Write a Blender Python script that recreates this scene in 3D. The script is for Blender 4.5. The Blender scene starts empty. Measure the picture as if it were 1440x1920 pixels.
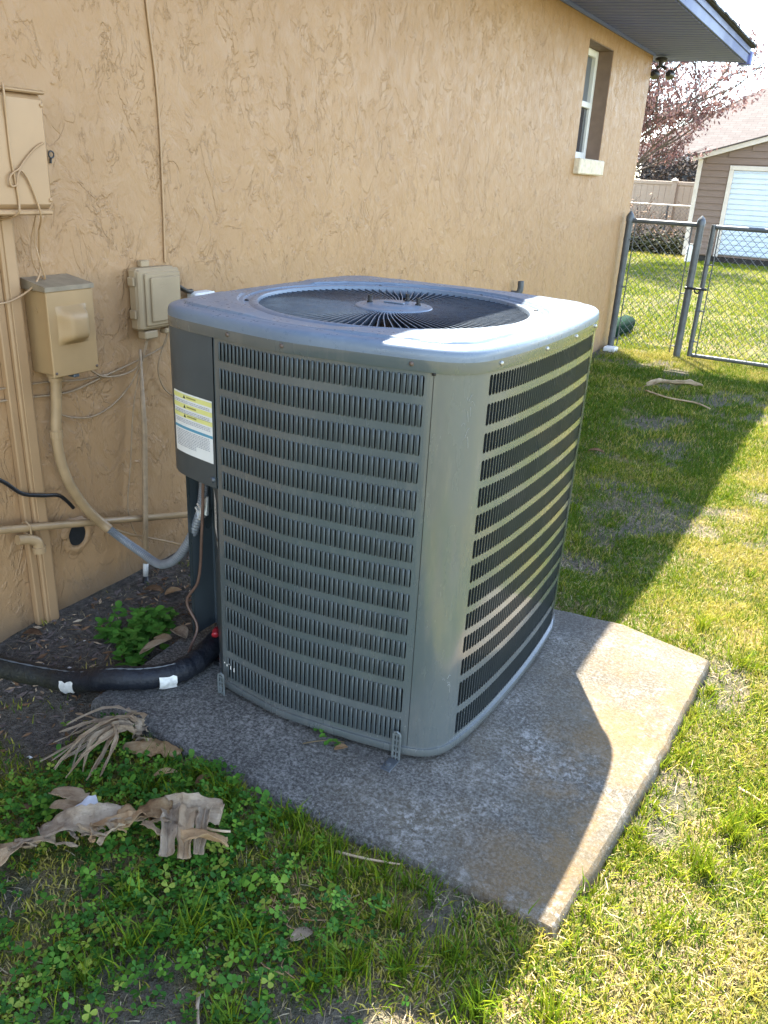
import bpy, math, random
import numpy as np
from mathutils import Vector, Matrix

random.seed(7)
rng = np.random.default_rng(7)
scene = bpy.context.scene
col = scene.collection

# ------------------------------------------------------------------ camera, sky, sun, exposure
cam_d = bpy.data.cameras.new('camera')
cam_d.sensor_fit = 'VERTICAL'; cam_d.sensor_height = 36.0
cam_d.lens = 1526.28 / 1920 * 36.0
cam_d.clip_start = 0.02; cam_d.clip_end = 3000
cam = bpy.data.objects.new('camera', cam_d); col.objects.link(cam)
R_, U_, F_ = (Vector((0.86066, 0.50684, 0.04882)), Vector((-0.23348, 0.30763, 0.92242)), Vector((-0.45250, 0.80528, -0.38310)))
cam.matrix_world = Matrix(((R_.x, U_.x, -F_.x, 2.00068), (R_.y, U_.y, -F_.y, -1.30789), (R_.z, U_.z, -F_.z, 1.36944), (0, 0, 0, 1)))
scene.camera = cam

SUN_TRAVEL = Vector((0.343, -0.515, -1.0)).normalized()
to_sun = -SUN_TRAVEL
elev = math.asin(to_sun.z); azim = math.atan2(to_sun.x, to_sun.y)
world = bpy.data.worlds.new('World'); scene.world = world; world.use_nodes = True
wn = world.node_tree.nodes; wl = world.node_tree.links
wn.clear()
sky = wn.new('ShaderNodeTexSky'); sky.sky_type = 'NISHITA'; sky.sun_disc = False
sky.sun_elevation = elev; sky.sun_rotation = azim % (2 * math.pi)
sky.air_density = 1.0; sky.dust_density = 0.1; sky.ozone_density = 1.0
bg = wn.new('ShaderNodeBackground'); bg.inputs['Strength'].default_value = 0.138
wo = wn.new('ShaderNodeOutputWorld')
hs = wn.new('ShaderNodeHueSaturation'); hs.inputs['Saturation'].default_value = 0.8
wl.new(sky.outputs[0], hs.inputs['Color']); wl.new(hs.outputs[0], bg.inputs[0]); wl.new(bg.outputs[0], wo.inputs[0])

sun_d = bpy.data.lights.new('sun', 'SUN'); sun_d.energy = 4.8; sun_d.angle = math.radians(0.53); sun_d.color = (1.0, 0.93, 0.80)
sun = bpy.data.objects.new('sun', sun_d); col.objects.link(sun)
sun.rotation_euler = SUN_TRAVEL.to_track_quat('-Z', 'Y').to_euler(); sun.location = (-4, 5, 12)

scene.view_settings.view_transform = 'Standard'; scene.view_settings.look = 'None'
scene.view_settings.gamma = 1; scene.view_settings.use_curve_mapping = False
scene.view_settings.exposure = 2.70
scene.render.engine = 'CYCLES'
scene.cycles.max_bounces = 8; scene.cycles.diffuse_bounces = 5; scene.cycles.glossy_bounces = 4
scene.cycles.transparent_max_bounces = 8
try: scene.cycles.use_denoising = True
except Exception: pass

# ------------------------------------------------------------------ material helpers
class NT:
    def __init__(s, name):
        s.m = bpy.data.materials.new(name); s.m.use_nodes = True
        s.n = s.m.node_tree.nodes; s.l = s.m.node_tree.links; s.n.clear()
        s.out = s.n.new('ShaderNodeOutputMaterial'); s.b = s.n.new('ShaderNodeBsdfPrincipled')
        s.l.new(s.b.outputs[0], s.out.inputs[0])
    def node(s, t, **k):
        nd = s.n.new(t)
        for a, v in k.items(): setattr(nd, a, v)
        return nd
    def link(s, a, b): s.l.new(a, b)
    def coord(s, scale=(1, 1, 1), loc=(0, 0, 0), rot=(0, 0, 0)):
        # world position: every thing here is static, so world space is the surface's own space
        g = s.node('ShaderNodeNewGeometry'); mp = s.node('ShaderNodeMapping')
        mp.inputs['Scale'].default_value = scale; mp.inputs['Location'].default_value = loc; mp.inputs['Rotation'].default_value = rot
        s.link(g.outputs['Position'], mp.inputs[0]); return mp.outputs[0]
    def noise(s, vec, scale, detail=4, rough=0.55, dist=0.0):
        nd = s.node('ShaderNodeTexNoise'); nd.inputs['Scale'].default_value = scale; nd.inputs['Detail'].default_value = detail
        nd.inputs['Roughness'].default_value = rough; nd.inputs['Distortion'].default_value = dist
        if vec is not None: s.link(vec, nd.inputs['Vector'])
        return nd.outputs['Fac']
    def voro(s, vec, scale, feature='F1', out='Distance', rand=1.0):
        nd = s.node('ShaderNodeTexVoronoi'); nd.feature = feature; nd.inputs['Scale'].default_value = scale
        nd.inputs['Randomness'].default_value = rand
        if vec is not None: s.link(vec, nd.inputs['Vector'])
        return nd.outputs[out]
    def ramp(s, fac, stops):
        nd = s.node('ShaderNodeValToRGB'); cr = nd.color_ramp
        while len(cr.elements) < len(stops): cr.elements.new(0.5)
        for e, (p, c) in zip(cr.elements, stops):
            e.position = p; e.color = (c[0], c[1], c[2], 1) if not isinstance(c, (int, float)) else (c, c, c, 1)
        s.link(fac, nd.inputs[0]); return nd.outputs[0]
    def smooth(s, v, a, b, lo=0.0, hi=1.0):
        nd = s.node('ShaderNodeMapRange'); nd.interpolation_type = 'SMOOTHSTEP'
        for k, x in zip((1, 2, 3, 4), (a, b, lo, hi)): nd.inputs[k].default_value = x
        s.link(v, nd.inputs[0]); return nd.outputs[0]
    def math(s, op, a, b=None):
        nd = s.node('ShaderNodeMath'); nd.operation = op
        for i, x in enumerate((a, b)):
            if x is None: continue
            if isinstance(x, (int, float)): nd.inputs[i].default_value = x
            else: s.link(x, nd.inputs[i])
        return nd.outputs[0]
    def mix(s, fac, a, b, blend='MIX'):
        nd = s.node('ShaderNodeMixRGB'); nd.blend_type = blend
        for i, x in ((0, fac), (1, a), (2, b)):
            if isinstance(x, (int, float)): nd.inputs[i].default_value = x
            elif isinstance(x, (tuple, list)): nd.inputs[i].default_value = (x[0], x[1], x[2], 1)
            else: s.link(x, nd.inputs[i])
        return nd.outputs[0]
    def attr(s, name):
        nd = s.node('ShaderNodeAttribute'); nd.attribute_name = name; return nd.outputs['Fac']
    def bump(s, h, strength=0.5, dist=0.01, normal=None):
        nd = s.node('ShaderNodeBump'); nd.inputs['Strength'].default_value = strength; nd.inputs['Distance'].default_value = dist
        s.link(h, nd.inputs['Height'])
        if normal is not None: s.link(normal, nd.inputs['Normal'])
        return nd.outputs[0]
    def set(s, color=None, rough=None, metal=None, normal=None, spec=None, coat=None, trans=None):
        b = s.b.inputs
        def put(k, v):
            if v is None: return
            if isinstance(v, (int, float)): b[k].default_value = v
            elif isinstance(v, (tuple, list)): b[k].default_value = (v[0], v[1], v[2], 1)
            else: s.link(v, b[k])
        put('Base Color', color); put('Roughness', rough); put('Metallic', metal); put('Specular IOR Level', spec); put('Coat Weight', coat)
        if normal is not None: s.link(normal, b['Normal'])
        return s.m

def plain(name, color, rough=0.5, metal=0.0, var=0.15, scale=30.0, bump=0.0, spec=None, bscale=None):
    t = NT(name); v = t.coord()
    n = t.noise(v, scale, 5)
    lo = tuple(c * (1 - var) for c in color); hi = tuple(min(1, c * (1 + var)) for c in color)
    c = t.ramp(n, [(0.3, lo), (0.7, hi)])
    r = t.smooth(t.noise(v, scale * 0.4, 3), 0.3, 0.7, max(0, rough - 0.08), min(1, rough + 0.08))
    nrm = t.bump(t.noise(v, bscale or scale * 6, 3), bump, 0.002) if bump else None
    return t.set(c, r, metal, nrm, spec)

# ------------------------------------------------------------------ mesh helpers
WORLD = {}
def tag(o, label=None, cat=None, group=None, kind=None):
    if label: o['label'] = label
    if cat: o['category'] = cat
    if group: o['group'] = group
    if kind: o['kind'] = kind
    return o
def thing(name, loc, label=None, cat=None, group=None, kind=None):
    o = bpy.data.objects.new(name, None); o.empty_display_size = 0.05
    col.objects.link(o); o.location = loc; WORLD[o.name] = Vector(loc)
    return tag(o, label, cat, group, kind)
def link_mesh(name, me, parent=None, origin=(0, 0, 0), rot=None):
    o = bpy.data.objects.new(name, me); col.objects.link(o)
    w = Vector(origin); WORLD[o.name] = w
    if parent is not None:
        o.parent = parent; o.location = w - WORLD[parent.name]
    else: o.location = w
    if rot is not None: o.rotation_euler = rot
    return o

class MB:
    def __init__(s): s.v = []; s.f = []; s.mi = []; s.cur = 0; s.across = {}
    def add(s, verts, faces):
        b = len(s.v); s.v.extend([tuple(p) for p in verts]); s.f.extend([tuple(b + i for i in f) for f in faces]); s.mi.extend([s.cur] * len(faces)); return s
    def box(s, lo, hi):
        x0, y0, z0 = lo; x1, y1, z1 = hi
        return s.add([(x0,y0,z0),(x1,y0,z0),(x1,y1,z0),(x0,y1,z0),(x0,y0,z1),(x1,y0,z1),(x1,y1,z1),(x0,y1,z1)],
                     [(0,3,2,1),(4,5,6,7),(0,1,5,4),(1,2,6,5),(2,3,7,6),(3,0,4,7)])
    def bbox(s, lo, hi, b=0.004):
        # box with chamfered edges
        x0, y0, z0 = lo; x1, y1, z1 = hi; V = []; idx = {}
        for ix, (xo, xi) in enumerate(((x0, x0 + b), (x1, x1 - b))):
            for iy, (yo, yi) in enumerate(((y0, y0 + b), (y1, y1 - b))):
                for iz, (zo, zi) in enumerate(((z0, z0 + b), (z1, z1 - b))):
                    idx[ix, iy, iz, 'x'] = len(V); V.append((xo, yi, zi))
                    idx[ix, iy, iz, 'y'] = len(V); V.append((xi, yo, zi))
                    idx[ix, iy, iz, 'z'] = len(V); V.append((xi, yi, zo))
        F = []
        for i in (0, 1):
            F.append([idx[i, 0, 0, 'x'], idx[i, 1, 0, 'x'], idx[i, 1, 1, 'x'], idx[i, 0, 1, 'x']])
            F.append([idx[0, i, 0, 'y'], idx[1, i, 0, 'y'], idx[1, i, 1, 'y'], idx[0, i, 1, 'y']])
            F.append([idx[0, 0, i, 'z'], idx[1, 0, i, 'z'], idx[1, 1, i, 'z'], idx[0, 1, i, 'z']])
            for j in (0, 1):
                F.append([idx[0, i, j, 'y'], idx[1, i, j, 'y'], idx[1, i, j, 'z'], idx[0, i, j, 'z']])
                F.append([idx[i, 0, j, 'x'], idx[i, 1, j, 'x'], idx[i, 1, j, 'z'], idx[i, 0, j, 'z']])
                F.append([idx[i, j, 0, 'x'], idx[i, j, 1, 'x'], idx[i, j, 1, 'y'], idx[i, j, 0, 'y']])
                for k in (0, 1): F.append([idx[i, j, k, 'x'], idx[i, j, k, 'y'], idx[i, j, k, 'z']])
        c = Vector(((x0+x1)/2, (y0+y1)/2, (z0+z1)/2)); G = []
        for f in F:
            p = [Vector(V[i]) for i in f]; n = (p[1]-p[0]).cross(p[2]-p[0]); m = sum(p, Vector())/len(p) - c
            G.append(tuple(f) if n.dot(m) > 0 else tuple(reversed(f)))
        return s.add(V, G)
    def tube(s, pts, r, n=8, cap=True):
        pts = [Vector(p) for p in pts]; m = len(pts)
        rs = r if isinstance(r, (list, tuple)) else [r] * m
        V = []; F = []; prev = None
        for i, p in enumerate(pts):
            t = (pts[min(i+1, m-1)] - pts[max(i-1, 0)]).normalized()
            if prev is None:
                a = t.orthogonal().normalized()
            else:
                a = (prev - t * prev.dot(t)); a = a.normalized() if a.length > 1e-6 else t.orthogonal().normalized()
            prev = a; b = t.cross(a)
            for k in range(n):
                an = 2 * math.pi * k / n; V.append(p + (a * math.cos(an) + b * math.sin(an)) * rs[i])
        for i in range(m - 1):
            for k in range(n):
                F.append((i*n+k, i*n+(k+1) % n, (i+1)*n+(k+1) % n, (i+1)*n+k))
        if cap: F.append(tuple(reversed(range(n)))); F.append(tuple((m-1)*n + k for k in range(n)))
        return s.add(V, F)
    def lathe(s, prof, c, axis='z', n=24, cap=True):
        # prof: (radius, height) pairs from bottom to top
        V = []; F = []; m = len(prof)
        for r, h in prof:
            for k in range(n):
                a = 2 * math.pi * k / n; p = (r * math.cos(a), r * math.sin(a), h)
                if axis == 'x': p = (h, p[0], p[1])
                elif axis == 'y': p = (p[1], h, p[0])
                V.append((c[0]+p[0], c[1]+p[1], c[2]+p[2]))
        for i in range(m-1):
            for k in range(n): F.append((i*n+k, i*n+(k+1) % n, (i+1)*n+(k+1) % n, (i+1)*n+k))
        if cap: F.append(tuple(reversed(range(n)))); F.append(tuple((m-1)*n+k for k in range(n)))
        return s.add(V, F)
    def prism(s, poly, z0, z1):
        n = len(poly)
        return s.add([(x, y, z0) for x, y in poly] + [(x, y, z1) for x, y in poly],
                     [tuple(reversed(range(n))), tuple(range(n, 2*n))] + [(i, (i+1) % n, n+(i+1) % n, n+i) for i in range(n)])
    def extrude(s, poly3, d):
        # polygon of 3D points pushed along d
        n = len(poly3); P = [Vector(p) for p in poly3]; d = Vector(d)
        return s.add(P + [p + d for p in P], [tuple(reversed(range(n))), tuple(range(n, 2*n))] + [(i, (i+1) % n, n+(i+1) % n, n+i) for i in range(n)])
    def build(s, name, mats, parent=None, smooth=False, label=None, cat=None, group=None, kind=None, origin=None):
        if not isinstance(mats, (list, tuple)): mats = [mats]
        a = np.array(s.v, float)
        if origin is None: origin = ((a[:, 0].min()+a[:, 0].max())/2, (a[:, 1].min()+a[:, 1].max())/2, a[:, 2].min())
        me = bpy.data.meshes.new(name); me.from_pydata((a - np.array(origin)).tolist(), [], s.f)
        for m in mats: me.materials.append(m)
        if s.across:
            at = me.attributes.new('across', 'FLOAT', 'POINT'); at.data.foreach_set('value', np.array([s.across.get(i, 0.0) for i in range(len(s.v))], np.float32))
        if any(s.mi): me.polygons.foreach_set('material_index', s.mi)
        if smooth:
            me.polygons.foreach_set('use_smooth', [True] * len(me.polygons))
            if smooth != 'all':
                try: me.set_sharp_from_angle(angle=math.radians(smooth if isinstance(smooth, (int, float)) and smooth > 1 else 40))
                except Exception: pass
        me.update()
        return tag(link_mesh(name, me, parent, origin), label, cat, group, kind)

def spline(ctrl, n=24, closed=False):
    P = [Vector(p) for p in ctrl]; m = len(P); out = []
    rngs = range(m) if closed else range(m - 1)
    for i in rngs:
        if closed: p0, p1, p2, p3 = P[(i-1) % m], P[i], P[(i+1) % m], P[(i+2) % m]
        else: p0, p1, p2, p3 = P[max(i-1, 0)], P[i], P[i+1], P[min(i+2, m-1)]
        t0 = 0; t1 = t0 + max((p1-p0).length, 1e-6) ** 0.5; t2 = t1 + max((p2-p1).length, 1e-6) ** 0.5; t3 = t2 + max((p3-p2).length, 1e-6) ** 0.5
        for k in range(n):
            t = t1 + (t2 - t1) * k / n
            A1 = p0*((t1-t)/(t1-t0)) + p1*((t-t0)/(t1-t0)) if p0 != p1 else p1
            A2 = p1*((t2-t)/(t2-t1)) + p2*((t-t1)/(t2-t1))
            A3 = p2*((t3-t)/(t3-t2)) + p3*((t-t2)/(t3-t2)) if p2 != p3 else p2
            B1 = A1*((t2-t)/(t2-t0)) + A2*((t-t0)/(t2-t0)); B2 = A2*((t3-t)/(t3-t1)) + A3*((t-t1)/(t3-t1))
            out.append(B1*((t2-t)/(t2-t1)) + B2*((t-t1)/(t2-t1)))
    if not closed: out.append(P[-1])
    return out

def vnoise(x, y, scale, seed=0):
    r = np.random.default_rng(seed); T = r.random((256, 256))
    X = np.asarray(x) * scale + 1000; Y = np.asarray(y) * scale + 1000
    xi = np.floor(X).astype(int); yi = np.floor(Y).astype(int); fx = X - xi; fy = Y - yi
    fx = fx*fx*(3-2*fx); fy = fy*fy*(3-2*fy)
    g = lambda a, b: T[a % 256, b % 256]
    return (g(xi, yi)*(1-fx)+g(xi+1, yi)*fx)*(1-fy) + (g(xi, yi+1)*(1-fx)+g(xi+1, yi+1)*fx)*fy
def fbm(x, y, scale, seed=0, octv=3):
    v = 0; a = 0.5; t = 0
    for o in range(octv): v = v + a * vnoise(x, y, scale * 2**o, seed + o); t += a; a *= 0.5
    return v / t
def sstep(v, a, b):
    t = np.clip((v - a) / (b - a), 0, 1); return t*t*(3-2*t)

# ------------------------------------------------------------------ materials
def mat_stucco():
    t = NT('tan painted stucco'); v = t.coord()
    # skip-trowel: overlapping passes; the edge of a pass is crisp in places and feathered out elsewhere
    h = None
    for k, (sc, rot, lo, amp, gs, dist) in enumerate(((5.0, 0.5, 0.50, 1.2, 8, 1.5), (8.5, -0.35, 0.47, 0.9, 9, 1.3), (9.5, 0.2, 0.56, 0.8, 10, 1.6), (22, -0.2, 0.52, 0.20, 9, 1.2))):
        nk = t.noise(t.coord((1, 1, 0.62), (3.1*k, 1.7*k, 0.4*k), (rot, 0, 0)), sc, 6, 0.62, dist)
        gk = t.smooth(t.noise(t.coord((1, 1, 0.8), (9*k+4, 4*k, 2)), gs, 3), 0.485, 0.565)
        crisp = t.smooth(nk, lo, lo+0.042); soft = t.smooth(nk, lo-0.22, lo+0.24)
        mixn = t.math('ADD', soft, t.math('MULTIPLY', t.math('SUBTRACT', crisp, soft), gk))
        r = t.math('MULTIPLY', mixn, amp); h = r if h is None else t.math('ADD', h, r)
    h = t.math('ADD', h, t.math('MULTIPLY', t.noise(v, 90, 4, 0.7), 0.10))
    h = t.math('ADD', h, t.math('MULTIPLY', t.noise(v, 480, 2), 0.05))
    nrm = t.bump(h, 1.0, 0.0022)
    big = t.noise(v, 1.3, 4); fine = t.noise(v, 14, 4)
    c = t.ramp(big, [(0.3, (0.338, 0.197, 0.092)), (0.7, (0.382, 0.228, 0.110))])
    c = t.mix(t.smooth(fine, 0.55, 0.8, 0, 0.25), c, (0.42, 0.275, 0.148))
    # rain-splashed soil on the lowest hand's breadth of the wall
    sp = t.node('ShaderNodeSeparateXYZ'); t.link(v, sp.inputs[0])
    hz = t.math('ADD', sp.outputs[2], t.math('MULTIPLY', t.math('SUBTRACT', t.noise(v, 9, 5), 0.5), 0.22))
    c = t.mix(t.smooth(hz, 0.0, 0.17, 0.55, 0), c, (0.15, 0.112, 0.075))
    return t.set(c, t.smooth(fine, 0.3, 0.7, 0.42, 0.58), 0, nrm, 0.4)

def mat_acpaint():
    t = NT('slate grey enamel paint'); v = t.coord()
    n = t.noise(v, 3, 6, 0.6); f = t.noise(v, 70, 4)
    c = t.ramp(n, [(0.25, (0.072, 0.088, 0.092)), (0.75, (0.085, 0.103, 0.106))])
    # dry dust settled in vertical drifts
    c = t.mix(t.math('MULTIPLY', t.smooth(t.noise(t.coord((1, 1, 0.18), (2, 5, 1)), 24, 6, 0.7), 0.50, 0.72), 0.22), c, (0.20, 0.19, 0.165))
    # fine dust and mud splash near the foot of the cabinet
    sp = t.node('ShaderNodeSeparateXYZ'); t.link(v, sp.inputs[0])
    d = t.voro(v, 130)
    spk = t.math('MULTIPLY', t.smooth(d, 0.10, 0.20, 1, 0), t.smooth(t.noise(v, 26, 3), 0.54, 0.66))
    low = t.smooth(t.math('ADD', sp.outputs[2], t.math('MULTIPLY', t.noise(v, 10, 3), 0.3)), 0.25, 0.60, 1, 0)
    c = t.mix(t.math('MULTIPLY', t.math('MULTIPLY', spk, low), 0.5), c, (0.40, 0.39, 0.35))
    c = t.mix(t.math('MULTIPLY', low, t.math('MULTIPLY', f, 0.25)), c, (0.20, 0.185, 0.15))
    r = t.smooth(t.noise(t.coord((1, 1, 0.25)), 16, 5, 0.6), 0.3, 0.7, 0.20, 0.30)
    t.b.inputs['Coat Roughness'].default_value = 0.12
    return t.set(c, r, 0.0, t.bump(t.noise(v, 5, 3), 0.05, 0.02), 0.75, 1.0)

def mat_captop():
    t = NT('weathered top cap enamel tinted with sky blue'); v = t.coord()
    n = t.noise(v, 7, 5); f = t.noise(v, 55, 5)
    c = t.ramp(n, [(0.3, (0.115, 0.150, 0.198)), (0.7, (0.145, 0.185, 0.236))])  # bluer than the grey skirt: sky light painted into the top
    c = t.mix(t.smooth(f, 0.5, 0.75, 0, 0.3), c, (0.20, 0.24, 0.275))
    return t.set(c, t.smooth(f, 0.3, 0.7, 0.26, 0.40), 0.0, t.bump(t.noise(v, 180, 2), 0.05, 0.001), 0.5)

def mat_concrete():
    t = NT('stained old concrete'); v = t.coord()
    n = t.noise(v, 4.5, 6, 0.62); f = t.noise(v, 62, 9, 0.85); g = t.noise(v, 150, 4, 0.8); k = t.noise(t.coord((1,1,1),(4,9,1)), 125, 6, 0.8)
    sp = t.node('ShaderNodeSeparateXYZ'); t.link(v, sp.inputs[0])
    c = t.ramp(n, [(0.34, (0.098, 0.078, 0.047)), (0.5, (0.132, 0.105, 0.063)), (0.66, (0.172, 0.138, 0.088))])
    c = t.mix(t.smooth(k, 0.44, 0.60, 0.0, 0.7), c, t.ramp(g, [(0.3, (0.075, 0.070, 0.060)), (0.7, (0.20, 0.18, 0.148))]))
    # grey algae film, placed to paint the shaded side darker than the sunlit edge
    shade_edge = t.math('ADD', sp.outputs[0], t.math('MULTIPLY', t.math('SUBTRACT', t.noise(t.coord((1,1,1),(5,2,1)), 5, 7, 0.7), 0.5), 1.3))
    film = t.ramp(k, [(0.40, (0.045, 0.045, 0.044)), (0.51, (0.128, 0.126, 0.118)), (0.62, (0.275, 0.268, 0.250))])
    c = t.mix(t.smooth(shade_edge, 0.95, 2.05, 0.93, 0.12), c, film)
    # pale lime crust, broken into crumbs
    crust = t.math('MULTIPLY', t.smooth(t.noise(t.coord((1,1,1),(2,7,3)), 4.5, 7, 0.7), 0.44, 0.62), t.smooth(f, 0.48, 0.60))
    c = t.mix(t.math('MULTIPLY', crust, 0.8), c, (0.38, 0.365, 0.335))
    # broad dark clouds, fading out towards the outer edge
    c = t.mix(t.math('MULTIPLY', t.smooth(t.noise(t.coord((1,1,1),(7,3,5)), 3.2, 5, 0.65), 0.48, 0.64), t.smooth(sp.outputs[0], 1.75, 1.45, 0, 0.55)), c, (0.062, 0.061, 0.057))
    # shell aggregate of mixed size showing through the worn skin
    vd = t.voro(v, 165); vn = t.noise(v, 16, 6, 0.75); vs_ = t.noise(v, 95, 2)
    spk = t.math('MULTIPLY', t.smooth(t.math('SUBTRACT', vd, t.math('MULTIPLY', t.math('SUBTRACT', vs_, 0.5), 1.0)), 0.05, 0.20, 1, 0), t.smooth(vn, 0.46, 0.60))
    c = t.mix(t.math('MULTIPLY', spk, 0.8), c, (0.33, 0.315, 0.28))
    # rust-brown stains, kept to the sunlit strip to paint it warmer and yellower
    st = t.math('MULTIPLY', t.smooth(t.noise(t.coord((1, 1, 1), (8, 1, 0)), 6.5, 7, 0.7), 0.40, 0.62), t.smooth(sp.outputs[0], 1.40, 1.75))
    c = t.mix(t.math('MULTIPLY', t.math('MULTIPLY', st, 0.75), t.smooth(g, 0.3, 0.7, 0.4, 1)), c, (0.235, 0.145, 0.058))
    # hairline crack
    h = t.math('ADD', t.math('MULTIPLY', f, 0.8), t.math('ADD', t.math('MULTIPLY', spk, 0.5), t.math('ADD', t.math('MULTIPLY', g, 0.5), t.math('MULTIPLY', k, 0.8))))
    return t.set(c, 0.9, 0, t.bump(h, 0.9, 0.006), 0.2)

def mat_ground():
    t = NT('lawn soil and thatch'); v = t.coord()
    d = t.attr('dirt'); f = t.noise(v, 55, 5, 0.7); g = t.noise(v, 9, 4)
    th = t.ramp(t.noise(t.coord((1, 2.5, 1), rot=(0, 0, 0.7)), 120, 3), [(0.35, (0.14, 0.105, 0.05)), (0.65, (0.38, 0.30, 0.145))])
    grn = t.ramp(f, [(0.3, (0.055, 0.080, 0.018)), (0.7, (0.20, 0.19, 0.055))])
    c = t.mix(t.smooth(g, 0.42, 0.62), grn, th)
    soil = t.ramp(f, [(0.3, (0.055, 0.049, 0.043)), (0.55, (0.145, 0.127, 0.108)), (0.75, (0.27, 0.24, 0.205))])
    c = t.mix(d, c, soil)
    return t.set(c, 0.95, 0, t.bump(t.math('ADD', f, t.noise(v, 200, 2)), 1.0, 0.020), 0.15)

def mat_blade(name, stops, rough=0.5, trans=0.25):
    t = NT(name); a = t.attr('tint')
    c = t.ramp(a, stops)
    t.set(c, rough, 0, None, 0.12)
    tr = t.node('ShaderNodeBsdfTranslucent'); t.link(c, tr.inputs[0])
    mx = t.node('ShaderNodeMixShader'); mx.inputs[0].default_value = trans
    t.link(t.b.outputs[0], mx.inputs[1]); t.link(tr.outputs[0], mx.inputs[2]); t.link(mx.outputs[0], t.out.inputs[0])
    return t.m

def mat_leafdry(name, c0, c1, c2):
    t = NT(name); v = t.coord(); ac_ = t.attr('across')
    n = t.noise(v, 22, 6, 0.65); blot = t.noise(v, 55, 4, 0.6)
    cb = t.node('ShaderNodeCombineXYZ'); t.link(t.math('MULTIPLY', ac_, 1.0), cb.inputs[0]); t.link(t.math('MULTIPLY', n, 0.05), cb.inputs[1])
    fib = t.noise(cb.outputs[0], 48, 4, 0.7); fib2 = t.noise(cb.outputs[0], 170, 2, 0.7)
    c = t.ramp(n, [(0.34, c0), (0.5, c1), (0.66, c2)])
    c = t.mix(t.smooth(fib, 0.48, 0.66, 0, 0.35), c, tuple(x * 0.55 for x in c1))
    c = t.mix(t.smooth(fib2, 0.52, 0.7, 0, 0.35), c, tuple(min(0.8, x * 1.25) for x in c2))
    c = t.mix(t.smooth(blot, 0.62, 0.72, 0, 0.6), c, tuple(x * 0.45 for x in c0))
    t.set(c, 0.8, 0, t.bump(t.math('ADD', fib, t.math('MULTIPLY', fib2, 0.6)), 0.9, 0.004), 0.2)
    tr = t.node('ShaderNodeBsdfTranslucent'); t.link(c, tr.inputs[0])
    mx = t.node('ShaderNodeMixShader'); mx.inputs[0].default_value = 0.15
    t.link(t.b.outputs[0], mx.inputs[1]); t.link(tr.outputs[0], mx.inputs[2]); t.link(mx.outputs[0], t.out.inputs[0])
    return t.m

def mat_lap(name, c0, c1):
    t = NT(name); v = t.coord()
    n = t.noise(t.coord((0.4, 0.4, 6)), 8, 5)
    return t.set(t.ramp(n, [(0.3, c0), (0.7, c1)]), 0.6, 0, t.bump(t.noise(t.coord((1, 1, 12)), 30, 3), 0.15, 0.003), 0.3)

def mat_shingle(name, c0, c1):
    t = NT(name); v = t.coord((1, 1, 1))
    br = t.node('ShaderNodeTexBrick'); br.inputs['Scale'].default_value = 1.0
    br.inputs['Brick Width'].default_value = 0.32; br.inputs['Row Height'].default_value = 0.14; br.inputs['Mortar Size'].default_value = 0.006
    br.inputs['Color1'].default_value = (*c0, 1); br.inputs['Color2'].default_value = (*c1, 1); br.inputs['Mortar'].default_value = (*[x*0.5 for x in c0], 1)
    t.link(v, br.inputs['Vector'])
    c = t.mix(t.smooth(t.noise(v, 3, 5), 0.4, 0.7, 0, 0.4), br.outputs[0], tuple(x*0.75 for x in c0))
    return t.set(c, 0.9, 0, t.bump(t.noise(v, 150, 2), 0.3, 0.004), 0.2)

M = {}
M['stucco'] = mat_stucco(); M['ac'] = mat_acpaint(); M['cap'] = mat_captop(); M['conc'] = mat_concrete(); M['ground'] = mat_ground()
M['ac_blade'] = plain('slate grey enamel on the pressed louvres', (0.070, 0.087, 0.092), 0.42, 0, 0.10, 12, spec=0.4)
M['ac_dark'] = plain('dark blue grey enamel', (0.055, 0.068, 0.075), 0.35, 0, 0.12, 10)
M['vane'] = plain('grille vane enamel darkened as shade', (0.030, 0.040, 0.054), 0.30, 0, 0.15, 40)  # vane sides coloured dark to imitate the shaded fan opening
M['coil'] = plain('dark coil fins', (0.008, 0.009, 0.010), 0.7, 0, 0.3, 60)
M['black'] = plain('black plastic', (0.012, 0.012, 0.013), 0.45)
def mat_foam():
    t = NT('weathered black foam insulation'); v = t.coord(); n = t.noise(v, 18, 6, 0.7); f = t.noise(v, 140, 3)
    c = t.ramp(n, [(0.3, (0.005, 0.007, 0.012)), (0.7, (0.014, 0.016, 0.021))])
    sp = t.node('ShaderNodeSeparateXYZ'); t.link(v, sp.inputs[0])
    mud = t.smooth(t.math('ADD', sp.outputs[2], t.math('MULTIPLY', t.math('SUBTRACT', n, 0.5), 0.05)), 0.01, 0.085, 0.75, 0)
    c = t.mix(mud, c, t.ramp(f, [(0.35, (0.022, 0.022, 0.010)), (0.65, (0.06, 0.056, 0.030))]))
    spk = t.math('MULTIPLY', t.smooth(t.voro(v, 170), 0.10, 0.18, 1, 0), t.smooth(n, 0.54, 0.66))
    c = t.mix(t.math('MULTIPLY', spk, 0.6), c, (0.34, 0.34, 0.33))
    return t.set(c, t.smooth(n, 0.3, 0.7, 0.42, 0.65), 0, t.bump(t.math('ADD', f, n), 0.6, 0.004), 0.35)
M['blackrub'] = mat_foam()
M['screw'] = plain('zinc screw', (0.42, 0.41, 0.38), 0.4, 0.8)
M['rusty'] = plain('dull brown screw', (0.13, 0.095, 0.075), 0.6, 0.4)
M['galv'] = plain('galvanised steel', (0.095, 0.105, 0.115), 0.5, 0.35, 0.25, 14)
M['strap'] = plain('painted strap steel', (0.13, 0.15, 0.15), 0.5, 0.1, 0.25, 30)
M['tan'] = plain('tan paint on metal', (0.360, 0.220, 0.110), 0.42, 0, 0.06, 8)
M['tan2'] = plain('tan paint on the disconnect box', (0.36, 0.228, 0.105), 0.45, 0, 0.07, 9)
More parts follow.
